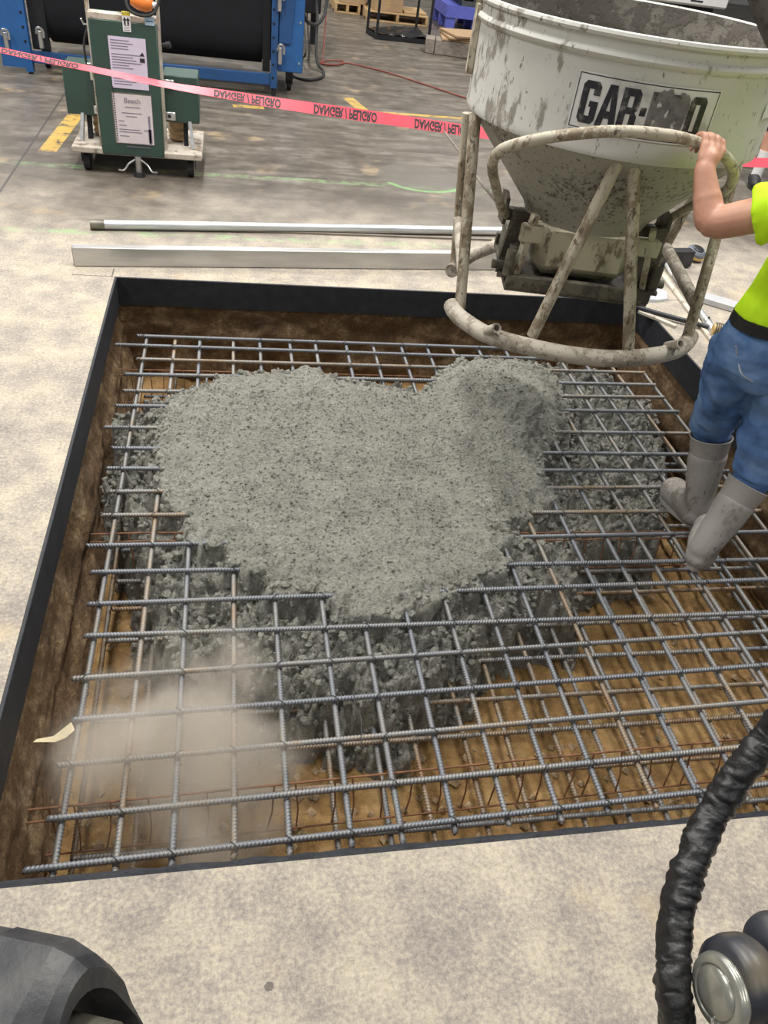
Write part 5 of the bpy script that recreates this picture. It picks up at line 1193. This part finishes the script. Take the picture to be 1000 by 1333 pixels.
# blue plastic pallet and dark crate
bp_ = thing('plastic_pallet', (3.6, 13.9, 0), 'violet-blue plastic pallet standing against the back', 'pallet')
a0, b0 = 3.20, 4.2
for k in range(9): part(MB().box((a0, 13.42 + k*0.12, 0.28), (b0, 13.50 + k*0.12, 0.32)), 'deck_slat', 'plastblue', bp_)
for x in (a0, a0+0.42, b0-0.14):
    for y in (13.42, 13.9, 14.36): part(MB().box((x, y, 0), (x+0.14, y+0.12, 0.28), bev=0.01), 'foot', 'plastblue', bp_)
part(MB().box((a0, 13.40, 0.18), (b0, 13.42, 0.34)).box((a0-0.02, 13.40, 0.18), (a0, 14.5, 0.34)), 'skirt', 'plastblue', bp_)
cr = thing('plastic_crate', (3.7, 13.9, 0.32), 'dark grey slatted crate on the blue plastic pallet', 'crate')
for k in range(5): part(MB().box((3.42, 13.5, 0.33+k*0.10), (4.15, 13.53, 0.40+k*0.10)), 'slat', 'greycrate', cr)
for x in (3.42, 3.6, 3.78, 3.96, 4.12): part(MB().box((x, 13.49, 0.322), (x+0.03, 13.52, 0.84)), 'upright', 'greycrate', cr)
part(MB().box((3.44, 13.55, 0.322), (4.12, 14.3, 0.80)), 'liner', 'black', cr)
tb_ = thing('timber_block', (2.7, 11.45, 0), 'weathered grey timber block on the floor under cardboard sheets', 'timber')
R_ = Matrix.Rotation(math.radians(-12), 3, 'Z')
part(MB().box((2.50, 11.32, 0.0), (3.15, 11.62, 0.17), R_, (2.8, 11.45, 0), bev=0.01), 'block', 'greywood', tb_)
part(MB().box((2.62, 11.315, 0.0), (2.63, 11.63, 0.175), R_, (2.8, 11.45, 0)), 'strap', 'darkmetal', tb_)
for k in range(3):
    lb = ['lowest', 'middle', 'topmost'][k]
    solo(MB().box((2.72+0.03*k, 11.28, 0.175+k*0.028), (3.4, 11.85, 0.195+k*0.028), Matrix.Rotation(math.radians(-8+10*k), 3, 'Z')), 'cardboard_sheet', 'card', f'{lb} brown cardboard sheet on the timber block left of the bucket', 'cardboard', 'cardboard sheets on the timber')
# something tan at the far left
pallet('wooden_pallet', (-3.5, 11.6, 0), 0.85, 0.9, 'wooden pallet cut off by the upper left corner of the view')
# white equipment behind the bucket
we = thing('white_cabinet', (4.4, 9.4, 0), 'white equipment housing on a dark stand behind the bucket rim', 'cabinet')
part(MB().box((3.2, 9.0, 1.06), (5.16, 9.9, 1.9), bev=0.02), 'housing', 'white', we); part(MB().box((3.3, 9.1, 0.95), (5.06, 9.8, 1.06)), 'plinth', 'black', we)
for x in (3.3, 4.95):
    for y in (9.1, 9.7): part(MB().box((x, y, 0), (x+0.08, y+0.08, 0.95)), 'leg', 'darkmetal', we)
part(MB().box((4.72, 8.996, 1.10), (4.86, 9.0, 1.115)), 'slot', 'inkdark', we)

# ------------------------------------------------------------------ dust hanging over the near left corner of the pit
def dust_cloud():
    m = bpy.data.materials.new('dust'); m.use_nodes = True; nt = m.node_tree; nt.nodes.remove(nt.nodes['Principled BSDF'])
    out = nt.nodes['Material Output']; pv = nt.nodes.new('ShaderNodeVolumePrincipled'); pv.inputs['Color'].default_value = (0.95, 0.89, 0.80, 1); pv.inputs['Anisotropy'].default_value = 0.2
    nt.links.new(pv.outputs[0], out.inputs['Volume'])
    co = coord(nt, 'Generated'); vm = nt.nodes.new('ShaderNodeVectorMath'); vm.operation = 'SUBTRACT'; nt.links.new(co, vm.inputs[0]); vm.inputs[1].default_value = (0.5, 0.5, 0.5)
    ln_ = nt.nodes.new('ShaderNodeVectorMath'); ln_.operation = 'LENGTH'; nt.links.new(vm.outputs[0], ln_.inputs[0]); r = V(nt, ln_.outputs['Value'])
    nz = tex_noise(nt, coord(nt), 3.4, 4, 0.6, 0.4)
    d = (nz + r*-1.1).step(0.02, 0.34)*DUST
    nt.links.new(d.s, pv.inputs['Density'])
    mb = MB(); c = atz(240, 985, -0.27); prof = [(math.sin(math.pi*k/14), -math.cos(math.pi*k/14)) for k in range(15)]
    q = MB().lathe(prof, (0, 0, 0), Z, 28); mb.add([(c.x + p[0]*0.47, c.y + p[1]*0.44, c.z + 0.02 + p[2]*0.30) for p in q.v], q.f)
    solo(mb, 'dust_cloud', m, 'pale brown dust puff hanging over the near left corner of the rebar', 'dust', kind='stuff')
DUST = 6.5
dust_cloud()
